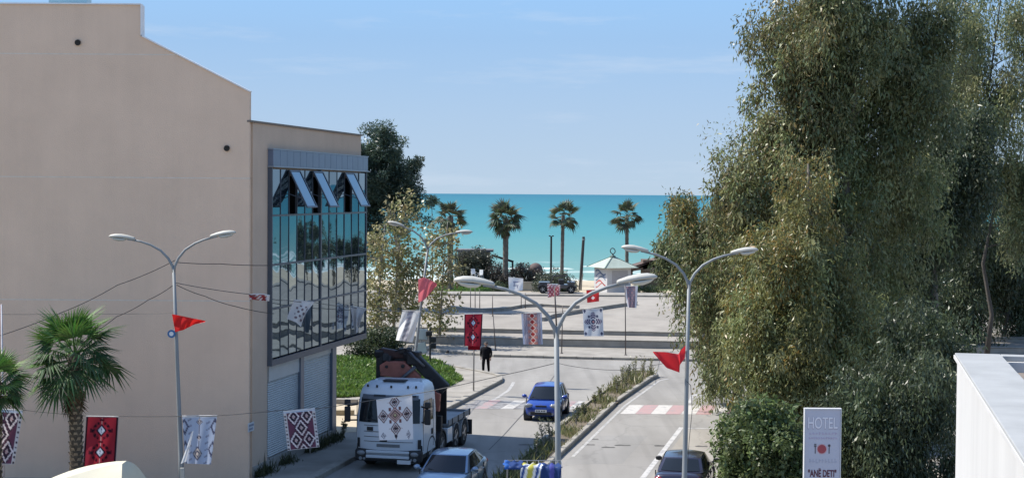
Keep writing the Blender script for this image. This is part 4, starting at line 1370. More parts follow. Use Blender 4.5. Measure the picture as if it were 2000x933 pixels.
for px, py, h, lab in ((1047, 900, 1.0, 'dark young oleander in the median nearest the laundry'), (1062, 880, 1.1, 'leafy oleander in the shaded near end of the median'), (1075, 868, .9, 'oleander just left of the nearest lamp post in the median'),
                       (1125, 835, .8, 'small plant in the median behind the blue car'), (1142, 822, .65, 'short plant in the median right of the blue car'),
                       (1163, 800, .75, 'dry stalk plant in the median below the crossing'), (1172, 790, .85, 'taller dry stalks beside the median joint'),
                       (1205, 772, .9, 'bushy weed plant past the median joint'), (1215, 758, 1.0, 'bushy plant in the wide far part of the median'),
                       (1228, 750, 1.15, 'tall straw-coloured plant at the far median'), (1240, 742, 1.25, 'tallest straw plant at the far median end'),
                       (1256, 738, 1.1, 'tall thin plant second from the far tip of the median'), (1271, 735, .95, 'thin plant at the far tip of the median'), (1223, 764, .8, 'low spreading weed in the far median')):
    v = gp(px, py)
    sprig(v.x, v.y, h, lab, 90, pal=OL if py > 815 else WD)
# weeds along the shutters
q = []
for i in range(2600):
    u = R.uniform(.3, UG - .1)
    o = abs(R.gauss(.1, .16)) + .06
    if math.sin(u * 2.3) + math.sin(u * .9 + 1) + R.uniform(-.6, .6) < -.1: continue
    p = fp(u, .13, o); q.append((p.x, p.y, p.z))
blades('wall_weeds', q, NR.gamma(2, .1, len(q)), [(.06, .07, .03), (.08, .085, .04), (.05, .06, .03)], .04)
p = fp(UG - .2, .13, .35)
sprig(p.x, p.y, .8, 'weedy clump at the foot of the end post of the shutters', 110, pal=[(.06, .08, .03), (.08, .1, .04)])['group'] = 'weeds at the shutters'
p = fp(fu(592), .13, .3)
sprig(p.x, p.y, .9, 'dry weed clump under the diamond banner by the shutters', 90, pal=[(.09, .08, .05), (.07, .075, .035)])['group'] = 'weeds at the shutters'

# ------------------------------------------------------------------ street lamps
GALV = mat('galvanised_steel', (.22, .235, .24), .6, .12, 1.5, metal=.15, spec=.5, stretch=(1, 1, .4))
HEADM = mat('lamp_cream', (.43, .42, .375), .5, .06, 4, spec=.3)
HEADU = mat('lamp_underside', (.22, .22, .21), .5, .1, 4)
LENSM = glassy('lamp_lens', (.45, .46, .43), .15, 0, .6)
def loft_ring(mb, secs, n=14):
    """secs: list of (x, cz, half width y, up, down)"""
    o = len(mb.v)
    for x, cz, hw, up, dn in secs:
        for k in range(n):
            a = 2 * PI * k / n
            c, s = math.cos(a), math.sin(a)
            mb.v.append((x, hw * c, cz + (up if s > 0 else dn) * s))
    for i in range(len(secs) - 1):
        for k in range(n):
            k2 = (k + 1) % n
            mb.f.append((o + i * n + k, o + i * n + k2, o + (i + 1) * n + k2, o + (i + 1) * n + k)); mb.m.append(0)
    mb.f.append(tuple(o + k for k in range(n))); mb.m.append(0)
    mb.f.append(tuple(o + (len(secs) - 1) * n + k for k in range(n))); mb.m.append(0)
    return mb

def street_lamp(label, base, Hh, half=2.1, tilt=0.0, rz=0.0, hl=.82, r0=.08, drop=1.02, slope=7):
    t = thing('street_lamp', label, 'street lamp', tuple(base), rz, 'double-armed street lamps along the road')
    t.rotation_euler = (0, tilt, rz)
    Hj = Hh - drop
    mb = MB()
    mb.tube([(0, 0, 0), (0, 0, 1.2), (0, 0, 1.22), (0, 0, Hj * .6), (0, 0, Hj)], [r0 * 1.15, r0 * 1.1, r0, r0 * .78, r0 * .62], 12)
    mb.build('pole', GALV, t, smooth=True)
    ar = half - hl
    for s in (-1, 1):
        mb = MB()
        pts = [(0, 0, Hj - .25), (s * .03, 0, Hj), (s * .13 * ar, 0, Hj + .26 * drop), (s * .32 * ar, 0, Hj + .52 * drop), (s * .58 * ar, 0, Hj + .71 * drop), (s * .82 * ar, 0, Hj + .82 * drop), (s * (ar + .12), 0, Hj + .90 * drop)]
        mb.tube(pts, [.046, .046, .042, .04, .037, .035, .034], 10)
        mb.build('arm', GALV, t, smooth=True)
        tl = rad(slope)
        def tr(x, y, z): 
            xx = x * math.cos(tl); 
            return (s * (ar + xx), y, Hj + .90 * drop + x * math.sin(tl) + z)
        h = loft_ring(MB(), [(-.02, .015, .05, .045, .045), (.02, .02, .07, .06, .05), (.2, .035, .105, .085, .05), (.42, .045, .155, .10, .045), (.62, .04, .16, .09, .045), (.76, .03, .125, .06, .04), (hl, .02, .05, .025, .02)])
        h.v = [tr(*v) for v in h.v]
        ho = h.build('lamp_head', HEADM, t, smooth=True)
        l_ = loft_ring(MB(), [(.26, -.005, .05, .02, .03), (.34, -.01, .12, .01, .075), (.52, -.01, .135, .01, .10), (.68, -.005, .10, .01, .07), (.76, .0, .04, .01, .02)])
        l_.v = [tr(*v) for v in l_.v]
        l_.build('lens', LENSM, ho, smooth=True)
        b_ = MB(); b_.box((.12, 0, -.01), (.2, .13, .07)); b_.v = [tr(*v) for v in b_.v]
        b_.build('lamp_clip', HEADU, ho)
    mb = MB(); mb.box((0, -.02, .02), (.34, .34, .04)); mb.box((0, -r0 * 1.05, .75), (.09, .03, .34)); mb.build('base_plate', GALV, t)
    return t
LAMPS = {}
b = at(356, 965, 49.5); LAMPS['l'] = street_lamp('lamp post with a small red flag in front of the beige gable wall', (b.x, 49.5, .13), 8.47, half=2.05, tilt=-rad(2.2))
b = at(1096, 1330, 31.6); LAMPS['c'] = street_lamp('nearest and largest lamp post, rising behind the laundry rack', (b.x, 31.6, .13), 8.12, tilt=-rad(1.3))
b = at(1335, 1021, 47.0); LAMPS['r'] = street_lamp('lamp post with a red flag standing by the dark parked sedan', (b.x, 47, .13), 8.22, tilt=rad(.7))
b = at(822, 775, 75.0); LAMPS['f'] = street_lamp('leaning lamp post behind the crane truck, before the poplars', (b.x - .50, 75, .13), 8.25, half=2.1, tilt=rad(6.3))
# round blue plate and junction box on the left lamp
lt = LAMPS['l']
mb = MB(); mb.lathe([(.005, -.02), (.13, -.02), (.13, .0), (.005, .001)], 18, (-.12, -.13, 5.3), axis='Y'); pl_ = mb.build('round_plate', mat('sign_blue', (.03, .13, .3), .4, .1, 4), lt)
mb = MB(); mb.lathe([(.005, -.004), (.07, -.004), (.07, .002), (.005, .002)], 16, (-.12, -.155, 5.3), axis='Y'); mb.build('plate_mark', mat('sign_white', (.7, .7, .7), .5, .05, 4), pl_)
mb = MB(); mb.box((.06, -.12, .78), (.13, .1, .36)); mb.build('junction_box', HEADM, lt, bevel=.01)

# ------------------------------------------------------------------ cables
CABLE = mat('cable_black', (.035, .034, .035), .6, .1, 5)
CORD = mat('bunting_cord', (.11, .105, .10), .8, .1, 5)
def cable(name, label, pts, r=.010, m=CABLE, cat='cable', sag=0.0, group=None):
    """pts: (px, py, Y)"""
    P = [at(*p) for p in pts]
    Q = []
    for a, b in zip(P, P[1:]):
        n = 8
        for i in range(n):
            f = i / n
            q = a.lerp(b, f); q.z -= sag * 4 * f * (1 - f)
            Q.append(q)
    Q.append(P[-1])
    mb = MB(); o = Q[0]
    mb.tube([q - o for q in Q], r, 5)
    ob = mb.build(name, m, loc=o)
    return tag(ob, label, cat, group)
G1 = 'ropes that carry the banners'
cable('overhead_rope', 'long cord carrying the lower banners past the lamp post and crane truck', [(-60, 795, 49.3), (45, 800, 49.3), (165, 811, 49.3), (232, 812, 49.3), (350, 812, 49.4), (424, 811, 49.3), (553, 800, 49.6), (620, 797, 49.7), (681, 788, 50.2), (736, 779, 50), (806, 769, 49.8), (860, 759, 49.6), (973, 734, 49), (1087, 708, 48.4)], .013, CORD, 'rope', .01, G1)
cable('overhead_rope', 'thin slack cord between the nearest lamp post and the lamp by the dark sedan', [(1087, 708, 48.4), (1150, 719, 48), (1222, 722, 47.6), (1338, 700, 47)], .009, CORD, 'rope', .02, G1)
cable('overhead_rope', 'upper cord running from the left lamp post past the glass front to the leaning lamp', [(343, 552, 49.5), (485, 574, 51.6), (525, 582, 52.6), (562, 586, 53.8), (614, 590, 55.4), (688, 599, 60), (715, 604, 62), (778, 607, 70), (822, 607, 75)], .012, CORD, 'rope', .03, G1)
cable('overhead_rope', 'far cord holding the red, grey and white banners over the crossing', [(822, 605, 75), (907, 613, 77), (943, 612, 77.5), (1019, 611, 79), (1058, 610, 80), (1138, 603, 81), (1178, 602, 82), (1222, 596, 95.9)], .012, CORD, 'rope', .04, G1)
cable('power_cable', 'dark cable from the left lamp post down to the left, behind the palm crown', [(342, 508, 49.5), (230, 556, 50.2), (120, 610, 51), (-30, 664, 51.8)], .012, CABLE, 'cable', .05)
cable('power_cable', 'dark cable from the left lamp post dropping steeply behind the palm', [(343, 553, 49.5), (290, 585, 50), (228, 618, 50.8), (150, 670, 51.8)], .012, CABLE, 'cable', .04)
cable('power_cable', 'level cable from the left lamp post to the glass-fronted corner', [(344, 512, 49.5), (430, 515, 50.8), (527, 518, 52.9)], .012, CABLE, 'cable', .02)
cable('power_cable', 'sagging cable from the left lamp post to the lower glass panes', [(345, 556, 49.5), (400, 578, 50.4), (460, 598, 51.6), (535, 612, 53.5)], .012, CABLE, 'cable', .03)
cable('power_cable', 'loose wire hanging down beside the pole of the lamp by the dark sedan', [(1341, 744, 46.9), (1349, 752, 46.8), (1352, 800, 46.8), (1346, 860, 46.8), (1343, 905, 46.85)], .009, CABLE, 'cable', 0)
cable('power_cable', 'pale thin cable running level across the gable wall behind the palm', [(-30, 613, 52.1), (150, 612, 52.2), (345, 611, 49.6)], .006, CORD, 'cable', .02)

# ------------------------------------------------------------------ printed banners
CLOTH = vmat('printed_cloth', .8, .28, .15)
LIN = lambda *c: tuple((x / 255) ** 2.2 for x in c)
WHT, DRK, PUR, RED, LBL, LIL, PNK, GRY = LIN(200, 198, 200), LIN(56, 48, 60), LIN(104, 68, 86), LIN(158, 50, 64), LIN(186, 200, 220), LIN(168, 160, 176), LIN(196, 92, 96), LIN(132, 134, 146)
def pat_diamond(u, v):
    if v < .055: return LBL
    if u < .1 or u > .9 or v > .985:
        return DRK if (abs(((v * 11) % 1) - .5) < .2 and (abs(u - .05) < .025 or abs(u - .95) < .025)) else WHT
    U, V = (u - .1) / .8, v
    best = 9
    for cx, cy in ((.26, .17), (.76, .17), (.51, .46), (.26, .76), (.76, .76), (.51, 1.06)):
        best = min(best, abs(U - cx) / .25 + abs(V - cy) / .225)
    if best < .16: return LIN(190, 150, 150)
    if best < .30: return WHT if best < .24 else PUR
    if best < .68: return DRK
    if best < .92: return LIN(226, 214, 218)
    if best < 1.1: return DRK
    return PUR
def pat_medal(u, v):
    if v < .03: return LIN(190, 190, 200)
    if u < .04 or u > .96: return LIN(170, 150, 158) if u < .02 or u > .98 else DRK
    if u < .085 or u > .915: return LIN(40, 26, 36)
    for cy in (.29, .72):
        dx, dy = (u - .5) * 1.0, (v - cy) * 1.5
        d = abs(dx) / .15 + abs(dy) / .17
        r = math.hypot(dx, dy); a = math.atan2(dy, dx)
        if d < .72: return LIN(60, 60, 80) if abs(dx) < .012 and abs(dy) > .02 and abs(dy) < .06 else LIN(196, 208, 230)
        if d < 1.08: return LIN(34, 30, 50)
        if .19 < r < .275 and abs(math.cos(a)) > .3: return LIN(48, 28, 42) if math.cos(a * 10) > -.2 else LIN(126, 44, 56)
        if .29 < r < .335 and math.cos(a * 4) > .75: return LIN(80, 30, 44)
    if abs(u - .5) < .012 and .05 < v < .95: return LIN(200, 150, 150)
    return RED
def pat_cross(u, v):
    base = LIN(220, 220, 224)
    x, y = u - .5, (v - .42) * 1.2
    d = abs(x) / .23 + abs(y) / .23
    if d < .16: return LIN(200, 190, 150)
    if d < .36: return LIN(60, 40, 44)
    if d < .5: return LIN(206, 170, 160)
    if d < .68: return LIN(70, 44, 50)
    if d < .82: return LIN(216, 190, 184)
    if d < .9: return LIN(90, 60, 66)
    if d < .96: return LIN(150, 84, 80)
    for cx, cy, s in ((0, -.36, 1), (0, .38, 1), (-.33, 0, 1), (.33, 0, 1)):
        dx, dy = x - cx, y - cy
        r = abs(dx) / .19 + abs(dy) / .2
        if r < .3: return LIN(60, 54, 62)
        if r < 1.0:
            w_ = math.sin((abs(dx) + abs(dy)) * 75 + abs(dx) * 30)
            return LIN(62, 46, 54) if w_ > .05 else (LIN(206, 176, 172) if w_ > -.5 else base)
    for cx, cy in ((0, .58),):
        if abs(x - cx) / .05 + abs(y - cy) / .1 < 1: return LIN(60, 54, 62)
    for cx in (-.36, .36):
        r = abs(x - cx) / .075 + abs(y - .56) / .12
        if r < 1: return LIN(90, 92, 106) if math.sin(r * 14 + x * 40) > -.2 else base
    if abs(abs(x) - .14) < .03 and abs(abs(y) - .17) < .05: return LIN(110, 76, 76)
    return base
def pat_blue(u, v):
    base = LIN(178, 190, 212)
    ink = LIN(86, 88, 110)
    if v < .04: return LIN(216, 220, 226)
    for cx, cy, s in ((.5, .13, .09), (.5, .45, .08), (.46, .78, .17)):
        d = abs(u - cx) / s + abs(v - cy) / (s * .85)
        if d < .3: return LIN(220, 206, 196)
        if d < .55: return ink
        if d < .8: return LIN(206, 196, 186)
        if d < 1.05: return ink
    if abs(u - .5) < .012 and .2 < v < .68: return ink
    for cx in (.06, .95):
        d = abs(u - cx) / .14 + abs(((v * 2.2) % 1) - .5) / .42
        if .55 < d < .95: return ink
    if (abs(u - .22) < .06 or abs(u - .76) < .06) and math.sin(v * 46 + u * 18) > .8: return LIN(120, 124, 146)
    return base
def pat_lilac(u, v):
    cy = (v * 5.2) % 1 - .5
    x = abs(u - .52)
    d = x / .15 + abs(cy) / .5
    if d < .22: return LIN(120, 60, 66)
    if d < .8: return LIN(168, 66, 64)
    if d < 1.15: return LIN(214, 196, 186)
    if x < .24: return LIN(150, 128, 136) if abs(cy) < .3 else LIN(190, 130, 120)
    z_ = (u * 13 + .45 * abs(cy)) % 1
    if u < .09 or u > .93: return LIN(176, 184, 204)
    return LIN(122, 118, 134) if z_ < .5 else LIN(178, 172, 182)
def pat_snow(u, v):
    base = LIN(206, 210, 218)
    ink = LIN(72, 78, 104)
    x, y = u - .5, (v - .47) * 1.25
    r = math.hypot(x, y); a = math.atan2(y, x)
    if r < .045: return LIN(190, 140, 140)
    if r < .11: return ink
    if r < .15: return base
    pet = .17 + .26 * abs(math.cos(a * 2)) ** 1.6
    if r < pet: return ink if math.sin(r * 62 + abs(math.sin(a * 4)) * 3) > -.25 else LIN(184, 176, 190)
    if abs(abs(x) - .2) < .05 and abs(abs(y) - .24) < .06: return ink
    for cx in (-.4, .4):
        for cy in (-.5, .54):
            if abs(x - cx) / .075 + abs(y - cy) / .1 < 1: return ink
    return base
def pat_five(u, v):
    if abs(u - .5) < .17 and (abs(v - .3) < .05 or (abs(u - .38) < .04 and .3 < v < .52) or abs(v - .55) < .05 or (abs(u - .6) < .04 and .5 < v < .75)): return LIN(150, 152, 170)
    if abs(u - .72) < .1 and abs(v - .25) < .035: return LIN(170, 170, 186)
    return LIN(226, 226, 228)
def pat_pink(u, v):
    if u < .1 or u > .9 or v < .2: return LIN(206, 190, 192) if math.sin(v * 30 + u * 26) > -.3 else LIN(150, 84, 92)
    return LIN(158, 84, 92) if math.sin(u * 22) * math.sin(v * 18) > -.3 else LIN(206, 160, 160)
def pat_red2(u, v):
    for cy, s in ((.16, .1), (.66, .13)):
        if abs(u - .5) / s + abs(v - cy) / (s * .95) < 1.2: return LIN(240, 226, 222)
    return LIN(200, 60, 62)
def pat_grey(u, v):
    if u < .14 or u > .82: return LIN(216, 214, 220)
    return LIN(128, 118, 132) if math.sin(v * 26) * math.sin(u * 20) > -.5 else LIN(164, 132, 138)
def pat_white(u, v):
    if .22 < u < .8 and .2 < v < .85 and math.sin(u * 24 + v * 5) * math.sin(v * 22) > .3: return LIN(120, 104, 112)
    return LIN(222, 221, 222)
def pat_mixed(u, v):
    if .32 < u < .62: return LIN(150, 148, 158) if math.sin(v * 34 + u * 11) > -.1 else LIN(186, 184, 190)
    return LIN(222, 222, 222)
def pat_roll(u, v):
    return LIN(150, 64, 64) if (math.sin(u * 23 + v * 5) * math.sin(u * 9 + v * 7 + 1) > -.15 and u < .78) else LIN(216, 208, 204)
flat_c = lambda c: (lambda u, v: c)

def poly_at(pl, u):
    n = len(pl) - 1
    i = min(int(u * n), n - 1)
    f = u * n - i
    return (pl[i][0] * (1 - f) + pl[i + 1][0] * f, pl[i][1] * (1 - f) + pl[i + 1][1] * f)
def cloth(name, label, cat, top, bot, Y, pat, amp=.05, waves=1.5, nu=36, nv=48, group=None, dY=0.0, grow=True, hem=True, ph=0.0):
    """hanging cloth: top edge and bottom edge as lines read off the photograph, at distance Y; it billows along its own depth"""
    V, F, col = [], [], []
    for j in range(nv + 1):
        v = j / nv
        for i in range(nu + 1):
            u = i / nu
            a, b = poly_at(top, u), poly_at(bot, u)
            w_ = amp * (v ** .7 if grow else 1) * math.sin(2 * PI * waves * u + ph + 2.2 * v) + amp * .4 * v * math.sin(7 * u + 5 * v)
            V.append(at(a[0] * (1 - v) + b[0] * v, a[1] * (1 - v) + b[1] * v, Y + dY * u + w_))
            col.append(pat((i + .5) / (nu + 1), (j + .5) / (nv + 1)))
    for j in range(nv):
        for i in range(nu):
            q = j * (nu + 1) + i
            F.append((q, q + nu + 1, q + nu + 2, q + 1))
    o = V[0].copy()
    me = raw_mesh(name, np.array([tuple(p - o) for p in V]), np.array(F), CLOTH, np.array(col), smooth=True)
    t = bpy.data.objects.new(name, None) if hem else None
    if hem:
        COL.objects.link(t); t.location = o
        t.matrix_basis = Matrix.Translation(o)
        add_mesh('cloth', me, t)
        mb = MB(); mb.tube([V[i] - o + Vector((0, -.004, .004)) for i in range(0, nu + 1, 3)], .016, 6); mb.build('top_hem', mat('hem_white', (.6, .6, .6), .8, .05, 5), t)
        tag(t, label, cat, group)
        return t
    ob = add_mesh(name, me); ob.location = o
    return tag(ob, label, cat, group)
BG1 = 'patterned folk-motif banners hung over the street'
Q = lambda x0, y0, x1, y1, sk=0: ([(x0, y0), (x1, y0)], [(x0 + sk, y1), (x1 + sk, y1)])
cloth('banner', 'purple banner with white diamonds cut by the left edge of the picture', 'banner', [(-24, 797), (45, 801)], [(-38, 905), (28, 906)], 49.3, pat_diamond, .09, group=BG1)
cloth('banner', 'red banner with two pale medallions between the palm trunk and the left lamp', 'banner', [(168, 812), (232, 813)], [(161, 910), (226, 909)], 49.3, pat_medal, .08, group=BG1)
cloth('banner', 'pale blue banner with lozenge chain right beside the left lamp post, its side curled', 'banner', [(356, 812), (424, 811)], [(362, 904), (412, 906)], 49.35, pat_blue, .07, 2, group=BG1)
cloth('banner_corner', 'white curled-over flap of the pale blue banner at the left lamp post', 'banner', [(375, 842), (378, 840)], [(353, 905), (364, 900)], 49.15, flat_c(LIN(226, 226, 226)), .03, 1, 10, 14, hem=False)
cloth('banner', 'purple diamond banner with white border in front of the roller shutters', 'banner', [(553, 803), (615, 797)], [(562, 879), (624, 872)], 49.6, pat_diamond, .08, group=BG1)
cloth('banner', 'white banner with brown cross ornament in front of the truck windscreen', 'banner', [(735, 781), (805, 770)], [(741, 859), (807, 857)], 49.9, pat_cross, .07, 1, 60, 72, group=BG1)
cloth('banner', 'white banner blown sideways against the lower glass panes, left of two', 'banner', [(574, 585), (594, 588), (614, 590)], [(560, 622), (578, 629), (588, 638), (592, 618)], 54.6, pat_white, .10, 1.3, group=BG1)
cloth('banner', 'white folded banner at the right end of the glass front', 'banner', [(684, 598), (716, 602)], [(694, 652), (699, 648), (708, 615)], 60.6, flat_c(LIN(206, 205, 206)), .14, 1.6, group=BG1)
cloth('banner', 'white and grey banner with deep fold above the crane, before the poplars', 'banner', [(786, 606), (821, 607)], [(773, 664), (806, 668)], 73.5, pat_mixed, .22, 1.5, group=BG1)
cloth('banner', 'red banner with two white ovals on the thin pole beside the walking man', 'banner', [(907, 613), (943, 612)], [(906, 675), (940, 676)], 76.0, pat_medal, .09, 1.2, group=BG1)
cloth('banner', 'dark red cloth edge showing below the red banner beside the walking man', 'banner', [(914, 672), (938, 672)], [(914, 683), (938, 683)], 76.15, flat_c(LIN(110, 22, 34)), .02, 1, 12, 8, hem=False)
cloth('banner', 'grey lilac banner with a chain of red diamonds left of the nearest lamp pole', 'banner', [(1018, 612), (1058, 610)], [(1022, 672), (1060, 672)], 79.4, pat_lilac, .10, 1.2, 52, 60, group=BG1)
cloth('banner', 'white banner with dark blue star ornament right of the nearest lamp pole', 'banner', [(1138, 604), (1177, 602)], [(1141, 656), (1179, 656)], 81.4, pat_snow, .09, 1.2, 48, 54, group=BG1)
cloth('banner', 'small white banner with a faint numeral over the lawn above the left lamp arm', 'banner', [(993, 541), (1022, 544)], [(994, 573), (1021, 566)], 118, pat_five, .08, 1.2, group=BG1)
cloth('banner', 'small pinkish banner in front of the dark off-road car', 'banner', [(1069, 554), (1094, 556)], [(1070, 581), (1094, 576)], 118, pat_pink, .08, 1.2, group=BG1)
cloth('banner', 'small bright red banner with two white dots under the right arm of the nearest lamp', 'banner', [(1145, 566), (1170, 565)], [(1147, 591), (1170, 588)], 116, pat_red2, .06, 1.2, group=BG1)
cloth('banner', 'narrow grey banner with white edges on the thin pole under the lamp head', 'banner', [(1219, 559), (1246, 558)], [(1226, 600), (1243, 601)], 97, pat_grey, .10, 1.5, group=BG1)
cloth('banner', 'red and white banner rolled up by the wind left of the glass front', 'banner', [(486, 575), (505, 574), (518, 575), (527, 577)], [(487, 584), (505, 586), (517, 587), (526, 588)], 52.0, pat_roll, .06, 3, 30, 8, group=BG1)
# red flags on the lamp posts
FL = 'red flags on the lamp posts'
def flagpat(c): return lambda u, v: tuple(x * (.92 + .12 * math.sin(u * 9 + v * 4)) for x in c)
cloth('flag', 'red pennant streaming right from the left lamp post', 'flag', [(336, 613), (352, 616), (376, 621), (401, 626)], [(342, 648), (358, 644), (380, 633), (401, 628)], 49.35, flat_c(LIN(214, 48, 46)), .10, 1.4, 30, 20, group=FL, hem=False)
cloth('flag', 'faded pinkish flag on the leaning lamp post behind the truck', 'flag', [(817, 545), (828, 541), (840, 546), (854, 554)], [(817, 590), (828, 586), (842, 570), (853, 557)], 74.8, flat_c(LIN(214, 112, 120)), .14, 1.3, 24, 26, group=FL, hem=False)
cloth('flag', 'large red flag hanging left of the lamp post by the dark sedan', 'flag', [(1339, 674), (1330, 683), (1325, 691), (1300, 687), (1275, 686)], [(1338, 698), (1328, 712), (1327, 727), (1302, 718), (1277, 690)], 46.9, flat_c(LIN(206, 56, 62)), .14, 1.6, 34, 24, group=FL, hem=False)

# thin poles that carry banners, and saplings' stakes
POLE = mat('painted_pole', (.10, .085, .08), .6, .15, 3)
def pole(name, label, cat, px0, py0, px1, py1, z0=.14, r=.035, m=POLE, Y=None, group=None, knob=True):
    b = gp(px0, py0, z0)
    t_ = at(px1, py1, b.y)
    t = thing(name, label, cat, tuple(b), 0, group)
    mb = MB(); mb.tube([(0, 0, 0), (t_ - b) * .5, t_ - b], [r, r * .9, r * .75], 8); mb.build('shaft', m, t, smooth=True)
    if knob:
        mb = MB(); mb.lathe([(r * 2.6, 0), (r * 2.6, .03), (r * 1.2, .05), (r, .12)], 10); mb.build('foot', m, t)
    return t
GP = 'thin poles carrying banners'
pole('banner_pole', 'thin pale pole of the red two-medallion banner on the corner pavement', 'pole', 925, 765, 926, 611, .13, .04, mat('pale_pole', (.30, .28, .26), .6, .15, 3), group=GP)
pole('banner_pole', 'thin dark pole on the far pavement under the narrow grey banner', 'pole', 1222, 693, 1221, 556, group=GP)
pole('banner_pole', 'thin dark pole on the far pavement just right of the nearest lamp pole', 'pole', 1097, 690, 1099, 596, group=GP)
pole('banner_pole', 'short pale-topped post on the far pavement right of the walking man', 'pole', 968, 684, 963, 612, group=GP)
pole('banner_pole', 'dark post between the lamp arms carrying the pinkish banner', 'pole', 1087, 640, 1083, 560, PZ, .06, group=GP)
pole('banner_pole', 'pole at the left edge of the picture with a white and red top', 'pole', 8, 960, 3, 594, .13, .035, mat('white_pole', (.55, .5, .5), .6, .3, 1.2), group=None)
for px, y0, y1, lab in ((919, 602, 562, 'thin stake left of three before the lawn'), (928, 602, 560, 'thicker middle stake of three before the lawn'), (937, 602, 564, 'thin stake right of three before the lawn'),
                        (962, 618, 576, 'thin stake standing alone on the square below the lawn'), (1018, 602, 574, 'left stake of a pair on the square under the white banner'), (1026, 602, 572, 'right stake of a pair on the square under the white banner')):
    pole('wooden_stake', lab, 'stake', px, y0, px, y1, PZ, .035, group='stakes on the square', knob=False)

# ------------------------------------------------------------------ traffic light with two pale boards on the corner
BLK = mat('signal_black', (.02, .02, .022), .6, .1, 4)
v = gp(840, 712, .13)
tl = thing('traffic_light', 'dark traffic light seen from behind on the left corner, between bush and red banner', 'traffic light', (v.x, v.y, .13))
kk = v.y / FPX
def tlp(px, py): return at(px, py, v.y) - Vector((v.x, v.y, .13))
mb = MB(); mb.tube([(0, 0, 0), tlp(840, 640)], .055, 10); mb.build('pole', BLK, tl)
for px, py in ((838, 651), (846, 663), (846, 675)):
    p = tlp(px, py)
    mb = MB(); mb.box(p, (.36, .26, .30)); s_ = mb.build('signal_head', BLK, tl, bevel=.05)
    mb = MB(); mb.lathe([(.13, 0), (.15, .18), (.12, .18), (.1, 0)], 12, p + Vector((0, .13, 0)), axis='Y'); mb.build('visor', BLK, s_)
bd = thing('notice_board', 'two pale tilted boards on a post next to the traffic light', 'board', tuple(v + Vector((-.55, .3, 0))))
BW = mat('board_pale', (.6, .6, .57), .7, .08, 3)
for px, py, a in ((824, 652, .05), (822, 679, -.2)):
    p = at(px, py, v.y + .3) - Vector(bd.location)
    mb = MB(); mb.box(p, (.62, .03, .60), ry=a); b_ = mb.build('panel', BW, bd)
    mb = MB(); mb.box(p + Vector((0, .03, 0)), (.66, .025, .64), ry=a); mb.build('frame', GALV, b_)
mb = MB(); mb.tube([(0, .06, 0), (0, .06, 2.3)], .035, 8); mb.build('post', GALV, bd)

# ------------------------------------------------------------------ cars
TYRE = mat('tyre_rubber', (.018, .018, .019), .85, .15, 8)
RIM = mat('wheel_rim', (.35, .36, .37), .35, .1, 4, metal=.7)
GLS = glassy('car_glass', (.012, .015, .019), .05, 0, .35)
PLAS = mat('black_plastic', (.02, .02, .022), .55, .1, 6)
LAMPG = glassy('headlight_glass', (.22, .23, .24), .1, 0, .5)
REDL = glassy('tail_light', (.32, .012, .015), .12, 0, .7)
PLATE = mat('number_plate', (.62, .62, .62), .5, .04, 6)
def auto(o, a=40):
    try:
        o.data.polygons.foreach_set('use_smooth', [True] * len(o.data.polygons))
        o.data.set_sharp_from_angle(angle=rad(a))
    except Exception:
        pass
    return o
def bow(p00, p10, p11, p01, nu, nv, f):
    """grid over a quad, pushed along f(u,v)"""
    V, F = [], []
    for j in range(nv + 1):
        for i in range(nu + 1):
            u, v = i / nu, j / nv
            p = (p00 * (1 - u) + p10 * u) * (1 - v) + (p01 * (1 - u) + p11 * u) * v
            V.append(p + f(u, v))
    for j in range(nv):
        for i in range(nu):
            q = j * (nu + 1) + i
            F.append((q, q + 1, q + nu + 2, q + nu + 1))
    return V, F
def sub_quad(p00, p10, p11, p01, f, u0, u1, v0, v1, n, out, nu=8, nv=5):
    V, F = [], []
    for j in range(nv + 1):
        for i in range(nu + 1):
            u, v = u0 + (u1 - u0) * i / nu, v0 + (v1 - v0) * j / nv
            p = (p00 * (1 - u) + p10 * u) * (1 - v) + (p01 * (1 - u) + p11 * u) * v
            V.append(p + f(u, v) + n * out)
    for j in range(nv):
        for i in range(nu):
            q = j * (nu + 1) + i
            F.append((q, q + 1, q + nu + 2, q + nu + 1))
    return V, F

def wheel(parent, c, r, w, side, rim=.62):
    """wheel with its axle along X; c = outer face centre"""
    mb = MB()
    mb.lathe([(r * rim, -.01), (r * .86, .0), (r * .97, -.02), (r, -.05), (r, -w + .05), (r * .97, -w + .02), (r * .8, -w), (r * .3, -w)], 24, (0, 0, 0), axis='X')
    mb.v = [(v[0] * side + c[0], v[1] + c[1], v[2] + c[2]) for v in mb.v]
    t = auto(mb.build('wheel', TYRE, parent))
    mb = MB()
    mb.lathe([(r * .06, .01), (r * .2, .005), (r * .25, -.02), (r * .55, -.025), (r * .6, -.004), (r * rim, -.004), (r * rim, -.03)], 20, axis='X')
    for k in range(5):
        a = 2 * PI * k / 5
        mb.beam((-.012, math.cos(a) * r * .1, math.sin(a) * r * .1), (-.012, math.cos(a) * r * .58, math.sin(a) * r * .58), r * .16, .025, up=(1, 0, 0))
    mb.v = [(v[0] * side + c[0], v[1] + c[1], v[2] + c[2]) for v in mb.v]
    auto(mb.build('rim', RIM, t))
    return t

